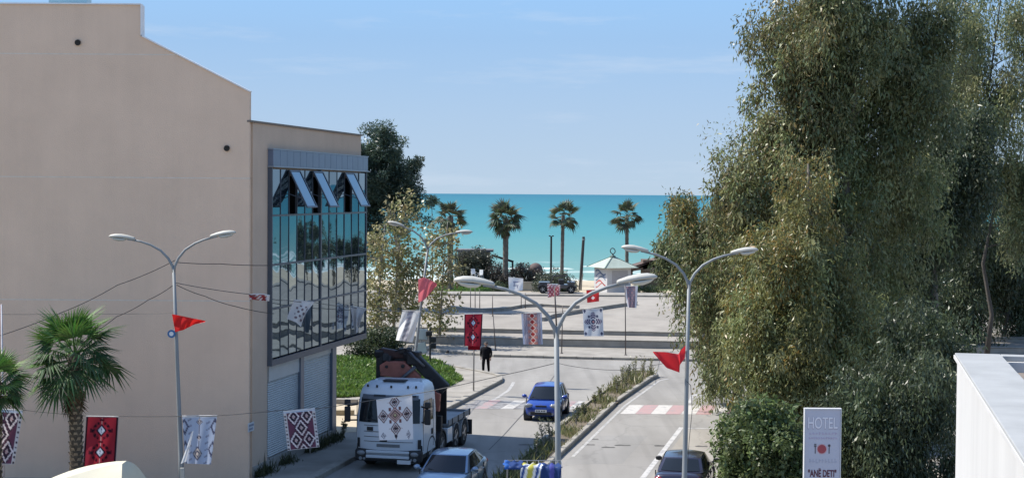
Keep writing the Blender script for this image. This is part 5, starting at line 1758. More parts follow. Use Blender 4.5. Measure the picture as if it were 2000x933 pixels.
def car(label, loc, rz, paint, D, name='parked_car', cat='car', group=None, tail=False):
    t = thing(name, label, cat, loc, rz, group)
    L, W, H, wb, wr = D['L'], D['W'], D['H'], D['wb'], D['wr']
    hw = W / 2
    # lower body loft
    mb = MB()
    secs = D['secs']
    n = 16
    for y, zb, zt, k in secs:
        h = hw * k
        half = [(0, zb), (h * .82, zb), (h * .96, zb + .10 * (zt - zb)), (h, zb + .38 * (zt - zb)), (h * 1.0, zb + .60 * (zt - zb)), (h * .97, zb + .78 * (zt - zb)), (h * .90, zt - .025), (h * .70, zt + .005), (0, zt + .03)]
        ring = half + [(-x, z) for x, z in half[1:-1]][::-1]
        n = len(ring)
        mb.v += [(x, y, z) for x, z in ring]
    for i in range(len(secs) - 1):
        for k in range(n):
            k2 = (k + 1) % n
            mb.f.append((i * n + k, i * n + k2, (i + 1) * n + k2, (i + 1) * n + k)); mb.m.append(0)
    mb.f.append(tuple(range(n))); mb.m.append(0)
    mb.f.append(tuple(range((len(secs) - 1) * n, len(secs) * n))); mb.m.append(0)
    mb.build('body', paint, t, smooth=True, sub=1)
    # cabin
    wbs, wrf = hw - .075, hw - .255
    zc_, zr_ = D['zc'], D['zr']
    def V3(*p): return Vector(p)
    A0 = [V3(s * wbs * .97, D['yc'], zc_) for s in (-1, 1)]
    A1 = [V3(s * wrf, D['yf'], H - .075) for s in (-1, 1)]
    C1 = [V3(s * wrf * .97, D['yr'], H - .085) for s in (-1, 1)]
    C0 = [V3(s * wbs * .93, D['yb'], zr_) for s in (-1, 1)]
    fw = lambda u, v: V3(0, .16 * (1 - (2 * u - 1) ** 2), .03 * (1 - (2 * u - 1) ** 2) * v)
    fb = lambda u, v: V3(0, -.13 * (1 - (2 * u - 1) ** 2), .03 * (1 - (2 * u - 1) ** 2) * v)
    def fr(u, v):
        e = 1 - (2 * u - 1) ** 2
        return V3(0, .16 * e * max(0, 1 - v * 2.5) - .13 * e * max(0, v * 2.5 - 1.5), .03 * e + .055 * math.sin(PI * v) * (.6 + .4 * e))
    fs = lambda sgn: (lambda u, v: V3(sgn * .07 * math.sin(PI * u) * (1 - v * .55), 0, .055 * math.sin(PI * u) * v * .6))
    cab = MB()
    for q, f in (((A0[0], A0[1], A1[1], A1[0]), fw), ((C0[1], C0[0], C1[0], C1[1]), fb), ((A1[0], A1[1], C1[1], C1[0]), fr),
                 ((A0[1], C0[1], C1[1], A1[1]), fs(1)), ((C0[0], A0[0], A1[0], C1[0]), fs(-1))):
        v_, f_ = bow(*q, 12, 8, f)
        cab.add(v_, f_)
    auto(cab.build('roof', paint, t), 32)
    def nrm(q): return (q[1] - q[0]).cross(q[3] - q[0]).normalized()
    q = (A0[0], A0[1], A1[1], A1[0]); nn = nrm(q); nn = nn if nn.y > 0 else -nn
    v_, f_ = sub_quad(*q, fw, .045, .955, .02, .93, nn, .014, 12, 6); auto(MB().add(v_, f_).build('windscreen', GLS, t))
    q = (C0[1], C0[0], C1[0], C1[1]); nn = nrm(q); nn = nn if nn.y < 0 else -nn
    v_, f_ = sub_quad(*q, fb, .07, .93, .08, .90, nn, .014, 12, 6); auto(MB().add(v_, f_).build('rear_window', GLS, t))
    for s in (0, 1):
        sg = -1 if s == 0 else 1
        q = (A0[s], C0[s], C1[s], A1[s]); nn = nrm(q); nn = nn if nn.x * sg > 0 else -nn
        for u0, u1 in ((.10, .49), (.53, .90)):
            v_, f_ = sub_quad(*q, fs(sg), u0, u1, .05, .88, nn, .012, 8, 5); auto(MB().add(v_, f_).build('side_window', GLS, t))
        # door lines, handles, mirror
        dl = MB()
        for yy in (D['yc'] - .18, D['yc'] - 1.2, D['yc'] - 2.15):
            dl.box((sg * (hw * .985), yy, D['zb'] + .42), (.035, .014, .58))
        dl.build('door_seam', PLAS, t)
        for yy in (D['yc'] - 1.05, D['yc'] - 1.95):
            MB().box((sg * (hw + .005), yy, zc_ - .16), (.04, .17, .03)).build('door_handle', paint, t, bevel=.01)
        mb = MB(); mb.ball((sg * (hw + .10), D['yc'] - .26, zc_ + .09), (.115, .07, .08), 12, 8); mb.beam((sg * (hw - .05), D['yc'] - .24, zc_ + .03), (sg * (hw + .05), D['yc'] - .26, zc_ + .07), .05, .04)
        m_ = mb.build('wing_mirror', D.get('mirror', paint), t, smooth=True)
        MB().box((sg * (hw + .10), D['yc'] - .325, zc_ + .09), (.17, .012, .11)).build('mirror_glass', GLS, m_, bevel=.01)
        for yy in (D['yw'], D['yw'] - wb):
            mb = MB(); mb.lathe([(.05, -.3), (wr + .07, -.3), (wr + .07, -.005), (wr + .03, .002), (.05, .0)], 24, (0, 0, 0), axis='X')
            mb.v = [(v[0] * sg + sg * (hw * .985 + .006), v[1] + yy, v[2] + wr) for v in mb.v]
            mb.build('wheel_arch', PLAS, t)
            wheel(t, (sg * (hw + .012), yy, wr), wr, .2, sg)
    yF, yB = secs[-1][0], secs[0][0]
    # front end
    for s in (-1, 1):
        mb = MB(); mb.ball((s * hw * .70, yF - .12, D['zh']), (.21, .11, .10), 12, 8); mb.build('headlight', LAMPG, t, smooth=True)
        mb = MB(); mb.ball((s * hw * .72, yB + .08, D['zt']), (.17, .10, .12), 12, 8); mb.build('tail_light', REDL, t, smooth=True)
        mb = MB(); mb.lathe([(.01, 0), (.055, 0), (.06, -.03)], 14, (s * hw * .62, yF - .02, .34), axis='Y'); mb.build('fog_light', LAMPG, t)
    MB().box((0, yF - .015, D['zh'] + .0), (hw * .62, .05, .07)).build('grille', PLAS, t, bevel=.015)
    MB().box((0, yF + .0, .36), (hw * 1.15, .06, .15)).build('lower_grille', PLAS, t, bevel=.02)
    pf = MB().box((0, yF + .035, .47), (.52, .02, .115)).build('number_plate', PLATE, t)
    lb = MB()
    for k in range(6): lb.box((-.17 + .065 * k + (.03 if k > 2 else 0), yF + .047, .47), (.035, .004, .06))
    lb.build('plate_lettering', PLAS, pf)
    mb = MB(); mb.add([(-.07, yF + .03, D['zh'] + .06), (0, yF + .04, D['zh'] + .10), (.07, yF + .03, D['zh'] + .06), (.05, yF + .03, D['zh'] + .05), (0, yF + .04, D['zh'] + .085), (-.05, yF + .03, D['zh'] + .05)], [(0, 1, 4, 5), (1, 2, 3, 4)]); mb.build('front_emblem', RIM, t)
    MB().box((0, yB - .02, D['zt'] - .22), (.54, .02, .12)).build('rear_plate', PLATE, t)
    MB().box((0, yB - .0, D['zt'] + .0), (hw * .8, .03, .035)).build('boot_trim', RIM, t, bevel=.01)
    for s in (-1, 1):
        mb = MB(); mb.beam((s * .12, D['yc'] + .12, zc_ + .02), (s * .12 + .42, D['yc'] - .02, zc_ + .10), .02, .015); mb.build('wiper', PLAS, t)
    return t

HATCH = dict(L=3.43, W=1.63, H=1.47, wb=2.34, wr=.29, yc=.98, yf=.18, yr=-1.30, yb=-1.66, zc=.90, zr=.94, zb=.2, yw=1.20, zh=.68, zt=.80,
             secs=[(-1.69, .34, .84, .80), (-1.66, .24, .93, .90), (-1.40, .2, .95, .97), (-.7, .19, .94, 1), (.2, .19, .93, 1), (.9, .2, .905, .99), (1.3, .2, .82, .95), (1.60, .22, .72, .86), (1.70, .28, .62, .74)])
SEDAN = dict(L=4.5, W=1.76, H=1.44, wb=2.65, wr=.31, yc=1.0, yf=.22, yr=-1.05, yb=-1.72, zc=.92, zr=1.0, zb=.22, yw=1.38, zh=.66, zt=.80,
             secs=[(-2.25, .36, .86, .84), (-2.2, .26, .98, .92), (-1.9, .21, 1.01, .97), (-1.3, .2, .98, 1), (0, .2, .94, 1), (1.0, .2, .93, 1), (1.6, .21, .86, .97), (2.05, .23, .76, .90), (2.22, .3, .64, .78)])
def paint(name, c, metal=.25):
    return mat(name, c, .28, .03, 2, metal=metal, spec=.6, coat=.8)
AWAY = -math.atan(SL)
TOW = PI + AWAY
v = gp(1056, 817)
bl = car('bright blue small hatchback driving towards the crossing left of the median', (v.x + .30, v.y + .75, .004), PI - rad(10.5), paint('blue_paint', (.009, .045, .28), .15), HATCH, 'blue_hatchback')
v = at(864, 887, 50.6)
car('pale blue silver sedan in the shade in front of the crane truck, front cut off', (v.x + .28, 50.9, .004), PI - rad(11), paint('silver_blue_paint', (.19, .27, .38), .45), SEDAN, 'silver_sedan')
v = at(1334, 890, 50.4)
DS_ = dict(SEDAN); DS_['mirror'] = PLAS
car('dark navy sedan seen from behind in the parking bay by the right lamp', (v.x + .2, 51.45, .007), AWAY + rad(.5), paint('navy_paint', (.022, .018, .035), .3), DS_, 'dark_sedan')

# ------------------------------------------------------------------ crane truck
TW = mat('truck_white', (.56, .59, .62), .35, .04, 1.2, spec=.5, coat=.4)
TR = mat('crane_red', (.34, .115, .085), .5, .2, 2.5, spec=.4)
TD = mat('crane_dark', (.02, .019, .02), .55, .25, 4)
STEEL = mat('truck_bed_steel', (.26, .27, .28), .6, .2, 1.5, metal=.2)
v = at(757, 905, 55.0)
tk = thing('crane_truck', 'white heavy truck with a folded dark red crane behind the cab', 'truck', (v.x, 55.0, .004), TOW)
HWT = 1.25
ZS = [.62, .9, 1.70, 2.0, 2.66, 2.86, 3.02, 3.12, 3.16]
YF_ = [-.02, 0, -.02, -.07, -.24, -.33, -.52, -.85, -1.1]
HH = [1.245, 1.25, 1.25, 1.245, 1.20, 1.17, 1.10, .98, .86]
def tinterp(z, arr): return float(np.interp(z, ZS, arr))
def tf(x, z):
    hw_ = tinterp(z, HH)
    return tinterp(z, YF_) - .20 * abs(x / hw_) ** 5 - .05 * (x / hw_) ** 2
mb = MB()
xs = [-1, -.97, -.9, -.78, -.6, -.3, 0, .3, .6, .78, .9, .97, 1]
nr = len(xs) + 4
for z in ZS:
    h = tinterp(z, HH)
    for x in xs: mb.v.append((x * h, tf(x * h, z), z))
    yb = -1.95 if z < 3.1 else -1.85
    mb.v += [(h, -1.1, z), (h, yb, z), (-h, yb, z), (-h, -1.1, z)]
for i in range(len(ZS) - 1):
    for k in range(nr):
        k2 = (k + 1) % nr
        mb.f.append((i * nr + k, i * nr + k2, (i + 1) * nr + k2, (i + 1) * nr + k)); mb.m.append(0)
mb.f.append(tuple(range(nr))); mb.m.append(0); mb.f.append(tuple(range((len(ZS) - 1) * nr, len(ZS) * nr))); mb.m.append(0)
auto(mb.build('cab', TW, tk), 38)
def tpanel(name, x0, x1, z0, z1, m, out=.012, parent=None, nx=14, nz=5):
    V, F = [], []
    for j in range(nz + 1):
        z = z0 + (z1 - z0) * j / nz
        for i in range(nx + 1):
            f = x0 + (x1 - x0) * i / nx
            x = f * tinterp(z, HH) / HWT
            V.append((x, tf(x, z) + out, z))
    for j in range(nz):
        for i in range(nx):
            q = j * (nx + 1) + i
            F.append((q, q + 1, q + nx + 2, q + nx + 1))
    mb = MB().add(V, F)
    return auto(mb.build(name, m, parent or tk))
ws = tpanel('windscreen', -1.14, 1.14, 1.74, 2.60, GLS, .014)
for s in (-1, 1):
    mb = MB(); mb.beam((s * .1, .03, 1.76), (s * .1 + .75, -.0, 1.86), .025, .02); mb.build('wiper', PLAS, ws)
tpanel('sun_visor', -1.1, 1.1, 2.56, 2.72, mat('visor_grey', (.10, .11, .13), .4, .1, 3), .06)
for x0, x1 in ((-1.02, -.60), (.15, .62)):
    tpanel('marker_light', x0, x1, 2.66, 2.73, PLAS, .075, nx=4, nz=1)
mb = MB(); mb.box((.02, -.98, 3.165), (.86, .42, .04)); mb.build('roof_hatch', PLAS, tk, bevel=.015)
for x, y in ((-.9, -.52), (-.62, -.44), (.55, -.44), (.92, -.52), (0, -.40)):
    MB().box((x, y, tinterp(3.0, YF_) * 0 + 3.0 + .0), (.07, .05, .09)).build('roof_lamp', PLAS, tk, bevel=.01)
# grille lines and badges
for z in (1.62, 1.40, 1.22, 1.05):
    tpanel('grille_seam', -.92, .92, z, z + .02, PLAS, .006, nx=10, nz=1)
tpanel('grille_mesh', -.45, .42, .87, .98, mat('grille_grey', (.15, .155, .16), .5, .1, 4), .012, nx=8, nz=1)
for x0, x1, z0, z1 in ((.56, .80, 1.44, 1.58), (.02, .30, 1.06, 1.17)):
    tpanel('emblem_plate', x0, x1, z0, z1, PLAS, .016, nx=4, nz=1)
for s in (-1, 1):
    tpanel('corner_vane', s * 1.09, s * 1.20, .82, 1.16, PLAS, .03, nx=2, nz=2)
# bumper
mb = MB()
for x0, x1 in ((-1.25, 1.25),):
    mb.box((0, -.16, .56), (2.5, .36, .44))
bp_ = mb.build('bumper', PLAS, tk, bevel=.09)
for z in (.70, .52):
    MB().box((0, .03, z), (1.62, .05, .10)).build('bumper_bar', TW, bp_, bevel=.02)
MB().box((0, .025, .61), (1.6, .03, .07)).build('bumper_mesh', STEEL, bp_)
MB().box((-.62, .04, .36), (.5, .03, .14), ry=.0).build('number_plate', PLATE, tk)
for s in (-1, 1):
    mb = MB(); mb.ball((s * 1.0, .0, .64), (.17, .06, .085), 12, 8); mb.build('headlight', LAMPG, tk, smooth=True)
    mb = MB(); mb.lathe([(.01, .0), (.06, 0), (.07, -.03)], 14, (s * 1.02, .035, .44), axis='Y'); mb.build('fog_light', LAMPG, tk)
    mb = MB(); mb.lathe([(.01, .0), (.045, 0), (.05, -.03)], 14, (s * .88, .035, .44), axis='Y'); mb.build('fog_light', LAMPG, tk)
    # door, windows, mirror
    X = s * 1.253
    mb = MB(); mb.add([(X, -.30, 1.78), (X, -1.05, 1.74), (X, -1.05, 2.52), (s * 1.215, -.42, 2.52)], [(0, 1, 2, 3)]); 
    mb.v = [(s * (tinterp(v_[2], HH) + .01), v_[1], v_[2]) for v_ in mb.v]; mb.build('side_window', GLS, tk)
    mb = MB(); mb.add([(X, -1.14, 1.74), (X, -1.55, 1.74), (X, -1.55, 2.5), (X, -1.14, 2.52)], [(0, 1, 2, 3)])
    mb.v = [(s * (tinterp(v_[2], HH) + .01), v_[1], v_[2]) for v_ in mb.v]; mb.build('side_window', GLS, tk)
    mb = MB()
    for y in (-.27, -1.62): mb.box((s * 1.247, y, 1.6), (.02, .02, 1.7))
    mb.build('door_seam', PLAS, tk)
    MB().box((s * 1.265, -1.42, 1.30), (.04, .16, .22)).build('door_handle', PLAS, tk, bevel=.02)
    mb = MB(); mb.box((s * 1.50, .06, 2.02), (.22, .13, .56)); mb.box((s * 1.50, .06, 2.44), (.22, .13, .22)); mi = mb.build('wing_mirror', PLAS, tk, bevel=.04)
    MB().beam((s * 1.20, -.2, 2.35), (s * 1.5, .06, 2.32), .05, .05).build('mirror_arm', PLAS, mi); MB().beam((s * 1.22, -.2, 1.78), (s * 1.5, .06, 1.80), .05, .05).build('mirror_arm', PLAS, mi)
    mb = MB(); mb.box((s * 1.19, -1.15, .70), (.08, 1.9, .5)); mb.build('step_panel', PLAS, tk, bevel=.03)
    for y in (-1.4, -2.95, -5.0, -6.3):
        mb = MB(); mb.lathe([(.62, -.55), (.62, .0), (.585, .012), (.55, .0), (.55, -.55)], 22, axis='X')
        mb.v = [(v_[0] * s + s * 1.25, v_[1] + y, max(.45, v_[2] + .52)) for v_ in mb.v]
        mb.build('mudguard', PLAS if y > -3.5 else STEEL, tk)
        wheel(tk, (s * 1.245, y, .52), .52, .36, s, .58)
    mb = MB(); mb.box((s * 1.05, -4.0, .78), (.42, .7, .56)); mb.build('side_box', TW if s < 0 else STEEL, tk, bevel=.03)
    mb = MB(); mb.box((s * 1.1, -7.12, .62), (.5, .03, .6)); mb.build('mudflap', PLAS, tk)
mb = MB()
for x in (-.42, .42): mb.box((x, -4.1, .86), (.12, 6.2, .26))
for y in (-2.6, -4.2, -5.6, -7.0): mb.box((0, y, .86), (.7, .1, .2))
mb.build('chassis', PLAS, tk)
mb = MB(); mb.box((0, -5.5, 1.16), (2.46, 3.4, .1)); mb.build('bed_floor', STEEL, tk)
mb = MB()
for s in (-1, 1): mb.box((s * 1.24, -5.5, 1.25), (.05, 3.4, .22))
mb.box((0, -7.225, 1.2), (2.5, .05, .2))
mb.build('side_board', STEEL, tk, bevel=.01)
mb = MB()
for s in (-1, 1):
    for y in (-4.3, -5.2, -6.1, -7.0): mb.box((s * 1.27, y, 1.24), (.04, .07, .24))
mb.build('board_stay', PLAS, tk)
mb = MB(); mb.box((0, -3.86, 1.9), (2.3, .08, 1.4)); mb.build('headboard', TD, tk)
# crane: in the truck frame x to the truck's right = photo left
cr_ = MB()
cr_.box((.0, -2.85, 1.45), (1.9, .7, .6)); cr_.box((.1, -2.85, 2.3), (.62, .6, 1.5)); cr_.box((-.75, -2.95, 2.1), (.34, .5, 1.9))
cr_.box((1.22, -3.05, 3.3), (.32, .3, 1.0)); cr_.box((.55, -3.1, 3.62), (1.1, .2, .3))
for k in range(5):                      # valve blocks, winch and fittings crowding the crane top
    cr_.box((1.25 - .28 * k + R.uniform(-.08, .08), -3.0 + R.uniform(-.2, .3), 3.82 + R.uniform(-.12, .22)), (R.uniform(.12, .34), R.uniform(.15, .3), R.uniform(.15, .4)), R.uniform(-.5, .5), R.uniform(-.4, .4))
cr_.build('crane_base', TD, tk, bevel=.04)
q = [(1.12, 0, 3.1), (1.15, 0, 3.50), (.90, 0, 3.66), (.2, 0, 3.66), (-.42, 0, 3.14), (-.40, 0, 2.98)]
mb = MB(); mb.extrude([Vector((x, -2.62, z)) for x, y, z in q], (0, -.36, 0)); cb = mb.build('main_boom', TR, tk, bevel=.03)
mb = MB()
for x, z, r in ((.86, 3.46, .06), (.22, 3.5, .07), (1.16, 3.22, .06)): mb.lathe([(.01, -.01), (r, -.01), (r, .03), (.01, .035)], 14, (x, -2.60, z), axis='Y')
mb.build('boom_pin', TD, cb)
mb = MB(); mb.extrude([Vector((x, -2.95, z)) for x, z in ((1.38, 3.7), (1.42, 4.0), (1.2, 4.12), (.2, 3.98), (.25, 3.76))], (0, -.34, 0)); mb.build('boom_head', mat('crane_brown', (.05, .022, .02), .6, .3, 3), tk, bevel=.04)
mb = MB(); mb.beam((-.02, -2.9, 3.9), (-1.36, -2.95, 2.62), .32, .46); mb.beam((.25, -3.25, 4.0), (-1.2, -3.3, 2.75), .2, .26)
mb.box((-.12, -2.95, 3.78), (.5, .45, .5)); mb.box((.1, -3.0, 4.02), (.2, .3, .3))
mb.build('knuckle_boom', TD, tk, bevel=.05)
mb = MB(); mb.tube([(.75, -2.5, 2.6), (-.3, -2.5, 3.5)], .07, 10); mb.tube([(.0, -2.66, 4.02), (-.6, -2.66, 3.5)], .06, 10); mb.build('ram', mat('ram_grey', (.10, .10, .11), .4, .1, 3, metal=.4), tk, smooth=True)
for k in range(5):
    mb = MB()
    x = -1.12 + k * .05
    mb.tube([(x, -2.6 - .05 * k, 2.75), (x - .12, -2.55, 2.2), (x + .05, -2.6, 1.5), (x + .2, -2.7, 1.2)], .028, 6)
    mb.build('hydraulic_hose', TD, tk, smooth=True)
mb = MB()
mb.tube([(.5, -2.5, 4.05), (.1, -2.45, 4.18), (-.3, -2.5, 4.02)], .03, 6)
mb.build('hydraulic_hose', TD, tk, smooth=True)
mb = MB(); mb.extrude([Vector((x, -2.48, z)) for x, z in ((-1.02, 2.62), (-1.26, 2.5), (-1.22, 1.85), (-1.02, 1.9))], (0, -.2, 0)); mb.build('crane_bracket', TR, tk, bevel=.02)
for s in (-1, 1):
    mb = MB(); mb.box((s * 1.14, -2.85, .9), (.2, .24, 1.5)); mb.lathe([(.2, 0), (.2, .05), (.08, .09)], 12, (s * 1.14, -2.85, .12))
    mb.build('outrigger', TD, tk)

# ------------------------------------------------------------------ walking man
def person(label, loc, rz):
    SK = mat('skin', (.36, .22, .16), .6, .08, 10)
    JK = mat('dark_jacket', (.009, .009, .011), .9, .2, 12, spec=.08)
    TRS = mat('black_trousers', (.009, .009, .010), .9, .2, 12, spec=.08)
    SH_ = mat('shoes', (.02, .018, .017), .6, .1, 10)
    t = thing('person', label, 'person', loc, rz)
    t.scale = (1.16, 1.1, .97)
    V, E, Rr = [], [], []
    def nd(p, r, par=None):
        V.append(p); Rr.append(r)
        if par is not None: E.append((par, len(V) - 1))
        return len(V) - 1
    # faces +Y, mid stride
    pel = nd((0, 0, .93), .145)
    wst = nd((0, .0, 1.08), .135, pel); che = nd((0, .0, 1.28), .16, wst); upc = nd((0, -.01, 1.41), .13, che)
    nk = nd((0, .0, 1.50), .058, upc); nk2 = nd((0, .015, 1.55), .056, nk); hd = nd((0, .03, 1.62), .085, nk2); hd2 = nd((0, .025, 1.69), .092, hd); hd3 = nd((0, .02, 1.745), .06, hd2)
    for s, st, ar in ((1, .14, -.14), (-1, -.14, .14)):
        hp = nd((s * .10, 0, .88), .10, pel); kn = nd((s * .105, st * .6 + .04, .49), .08, hp); an = nd((s * .105, st - .02, .10), .062, kn)
        ft = nd((s * .11, st + .05, .045), .04, an); nd((s * .12, st + .17, .03), .032, ft)
        sh = nd((s * .20, -.01, 1.40), .082, upc); el = nd((s * .275, ar * .4 - .03, 1.13), .064, sh); wr_ = nd((s * .27, ar + .04, .89), .034, el)
        pm = nd((s * .27, ar + .055, .83), .034, wr_)
        for i, (dx, l_) in enumerate(((-.028, .075), (-.01, .085), (.01, .08), (.027, .062))):
            f0 = nd((s * .27 + dx * .3, ar + .065 + dx * .9, .785), .0105, pm); f1 = nd((s * .268 + dx * .3, ar + .075 + dx * .9, .785 - l_ * .55), .0095, f0); nd((s * .262 + dx * .3, ar + .068 + dx * .9, .785 - l_), .008, f1)
        th = nd((s * .245, ar + .09, .81), .012, pm); nd((s * .24, ar + .10, .76), .0095, th)
    me = bpy.data.meshes.new('person_body')
    me.from_pydata(V, E, [])
    for m in (SK, JK, TRS, SH_): me.materials.append(m)
    o = bpy.data.objects.new('body', me); COL.objects.link(o); o.parent = t
    sm = o.modifiers.new('skin', 'SKIN'); sm.use_smooth_shade = True
    for i, r in enumerate(Rr): me.skin_vertices[0].data[i].radius = (r, r * (.78 if i in (1, 2, 3) else 1))
    for i in range(len(V)): me.skin_vertices[0].data[i].use_root = (i == 0)
    ss = o.modifiers.new('sub', 'SUBSURF'); ss.levels = 1; ss.render_levels = 1
    dg = bpy.context.evaluated_depsgraph_get()
    m2 = bpy.data.meshes.new_from_object(o.evaluated_get(dg))
    o.modifiers.clear(); o.data = m2
    m2.materials.clear()
    for m in (SK, JK, TRS, SH_): m2.materials.append(m)
    for p in m2.polygons:
        c = p.center
        hand = c.z < .90 and abs(c.x) > .2
        p.material_index = 0 if (c.z > 1.50 or hand) else 3 if c.z < .085 else 2 if c.z < .93 and abs(c.x) < .215 else 1
        p.use_smooth = True
    # hair, face, jacket skirt
    mb = MB(); mb.ball((0, -.005, 1.705), (.094, .105, .085), 14, 9); mb.build('hair', mat('grey_hair', (.06, .055, .05), .8, .2, 30), t, smooth=True)
    mb = MB(); mb.ball((0, .125, 1.645), (.014, .02, .022), 8, 6); mb.ball((.098, .02, 1.645), (.012, .024, .034), 8, 6); mb.ball((-.098, .02, 1.645), (.012, .024, .034), 8, 6); mb.build('face', SK, t, smooth=True)
    mb = MB(); mb.ball((.035, .108, 1.665), (.013, .01, .009), 8, 6); mb.ball((-.035, .108, 1.665), (.013, .01, .009), 8, 6); mb.box((0, .112, 1.595), (.05, .012, .01)); mb.build('eyes', PLAS, t)
    mb = MB(); mb.lathe([(.18, .78), (.205, .82), (.20, 1.0), (.205, 1.2), (.225, 1.34), (.18, 1.44), (.075, 1.50)], 18); mb.v = [(x, y * .8, z) for x, y, z in mb.v]
    mb.build('jacket', JK, t, smooth=True)
    return t
v = gp(949, 727)
person('man in dark jacket and trousers walking on the corner road beside the red banner', (v.x, v.y, .004), rad(168))

# ------------------------------------------------------------------ hotel sign
SIGN = mat('sign_lilac_white', (.46, .47, .55), .45, .05, 1.2, spec=.4)
Y = 44.0
s0, s1 = at(1573, 800, Y), at(1642, 800, Y)
sc_ = (s0 + s1) / 2
sg = thing('hotel_sign', 'tall white hotel sign panel with plate and cutlery symbol before the bushes', 'sign', (sc_.x, Y, 0))
wS = s1.x - s0.x
zT = at(1607, 799, Y).z
zB = zT - wS * 2.35
mb = MB(); mb.box((0, .06, (zT + zB) / 2), (wS, .12, zT - zB)); mb.build('panel', SIGN, sg, bevel=.01)
mb = MB()
mb.box((0, .06, zT + .016), (wS + .05, .17, .03)); mb.box((0, .06, zB - .016), (wS + .05, .17, .03))
for s in (-1, 1): mb.box((s * (wS / 2 + .012), .06, (zT + zB) / 2), (.022, .16, zT - zB))
mb.build('frame', mat('sign_frame', (.62, .62, .63), .4, .05, 3), sg)
mb = MB()
for s in (-1, 1): mb.tube([(s * wS * .3, .08, 0), (s * wS * .3, .08, zB)], .05, 10)
mb.build('post', GALV, sg)
def text(body, w, z, m, y=-.006, name='lettering', x=0, ext=.004, hgt=None, bold=0.0):
    cu = bpy.data.curves.new(name, 'FONT'); cu.body = body; cu.align_x = 'CENTER'; cu.align_y = 'CENTER'; cu.extrude = ext; cu.offset = bold
    o = bpy.data.objects.new(name, cu); COL.objects.link(o)
    dg = bpy.context.evaluated_depsgraph_get()
    me = bpy.data.meshes.new_from_object(o.evaluated_get(dg))
    bpy.data.objects.remove(o)
    xs_ = [v.co.x for v in me.vertices]; ys_ = [v.co.y for v in me.vertices]
    k = w / (max(xs_) - min(xs_)); kh = (hgt / (max(ys_) - min(ys_))) if hgt else k
    cx_ = (max(xs_) + min(xs_)) / 2; cy_ = (max(ys_) + min(ys_)) / 2
    for v in me.vertices: v.co = ((v.co.x - cx_) * k + x, y - v.co.z, (v.co.y - cy_) * kh + z)
    me.materials.append(m)
    ob = bpy.data.objects.new(name, me); COL.objects.link(ob); ob.parent = sg
    return ob
def sz(py): return at(1607, py, Y).z
text('HOTEL', wS * .84, sz(825), mat('letters_pale', (.70, .69, .74), .5, .03, 3), hgt=.33, bold=.01)
text('HOTEL', wS * .86, sz(825) - .012, mat('letters_lilac', (.33, .31, .40), .5, .05, 3), y=-.002, ext=.002, hgt=.35, bold=.03)
LT = mat('letters_faded', (.42, .36, .48), .6, .1, 6)
# two lines of print too faded to read
mb = MB()
rs = random.Random(4)
for z, n, h in ((sz(846), 9, .075), (sz(855), 12, .07)):
    for k in range(n):
        x = (k + .5) / n * wS * .82 - wS * .41
        mb.box((x, -.003, z), (wS * .82 / n * .3, .004, h * rs.uniform(.6, 1))); mb.box((x + .025, -.0035, z + h * rs.uniform(-.25, .25)), (wS * .82 / n * .4, .004, .018))
mb.build('faded_lettering', LT, sg)
mb = MB()
for k in range(9):
    x = (k + .5) / 9 * wS * .8 - wS * .4
    mb.box((x, -.003, sz(899)), (wS * .8 / 9 * .25, .004, .13 * rs.uniform(.75, 1))); mb.box((x + .03, -.0035, sz(899) + rs.uniform(-.06, .06)), (wS * .8 / 9 * .5, .004, .02))
mb.build('faded_lettering', mat('letters_blue_grey', (.37, .385, .47), .6, .05, 5), sg)
pr = MB(); pr.lathe([(.001, .0), (.125, 0), (.125, .01)], 24, (-.02, -.006, sz(876)), axis='Y'); pr.build('plate_symbol', mat('symbol_red', (.33, .06, .075), .5, .1, 4), sg)
pr = MB(); pr.lathe([(.135, .0), (.15, 0), (.15, .006), (.135, .006)], 24, (-.02, -.005, sz(876)), axis='Y'); pr.build('plate_rim', mat('symbol_pink', (.5, .33, .36), .5, .1, 4), sg)
INK = mat('symbol_dark', (.05, .045, .06), .5, .1, 4)
mb = MB(); x = -.21
mb.box((x, -.004, sz(876) - .03), (.022, .006, .2))
for dx in (-.024, 0, .024): mb.box((x + dx, -.0042, sz(876) + .11), (.012, .006, .085))
mb.box((x, -.0041, sz(876) + .07), (.06, .006, .02)); mb.build('fork_symbol', INK, sg)
mb = MB(); x = .19
mb.box((x, -.004, sz(876) - .03), (.022, .006, .2)); mb.lathe([(.001, 0), (.038, 0), (.038, .006)], 14, (x, -.008, sz(876) + .10), axis='Y'); mb.build('spoon_symbol', INK, sg)
text('"ANË DETI"', wS * .80, sz(922), mat('letters_maroon', (.10, .025, .045), .5, .1, 4), hgt=.25, bold=.025)

# ------------------------------------------------------------------ laundry on a rack, on the terrace below the viewer
Y = 20.0
TZ = 5.25
mb = MB(); mb.box((.3, 19.6, TZ - 2.63), (4.4, 3.2, 5.2))
ter = thing('terrace_block', 'low flat-roofed block below the viewer carrying the laundry rack, outside the picture', 'building', (.3, 19.6, 0))
mb.build('wall', WP, ter, world=True); mb = MB(); mb.box((.3, 19.6, TZ - .015), (4.6, 3.4, .03)); mb.build('roof_slab', PAVE, ter, world=True)
rk0 = at(1040, 905, Y)
rack = thing('drying_rack', 'metal laundry drying rack under the hanging blue and yellow cloths', 'drying rack', (rk0.x, Y, TZ))
zr = rk0.z - TZ
x0, x1 = at(985, 905, Y).x - rk0.x, at(1097, 905, Y).x - rk0.x
mb = MB()
for dy in (-.25, .25): mb.tube([(x0, dy, zr), (x1, dy, zr)], .007, 8)
for i in range(6):
    x = x0 + (x1 - x0) * i / 5; mb.tube([(x, -.25, zr), (x, .25, zr)], .004, 6)
mat('white_metal', (.7, .7, .7), .4, .05, 4)
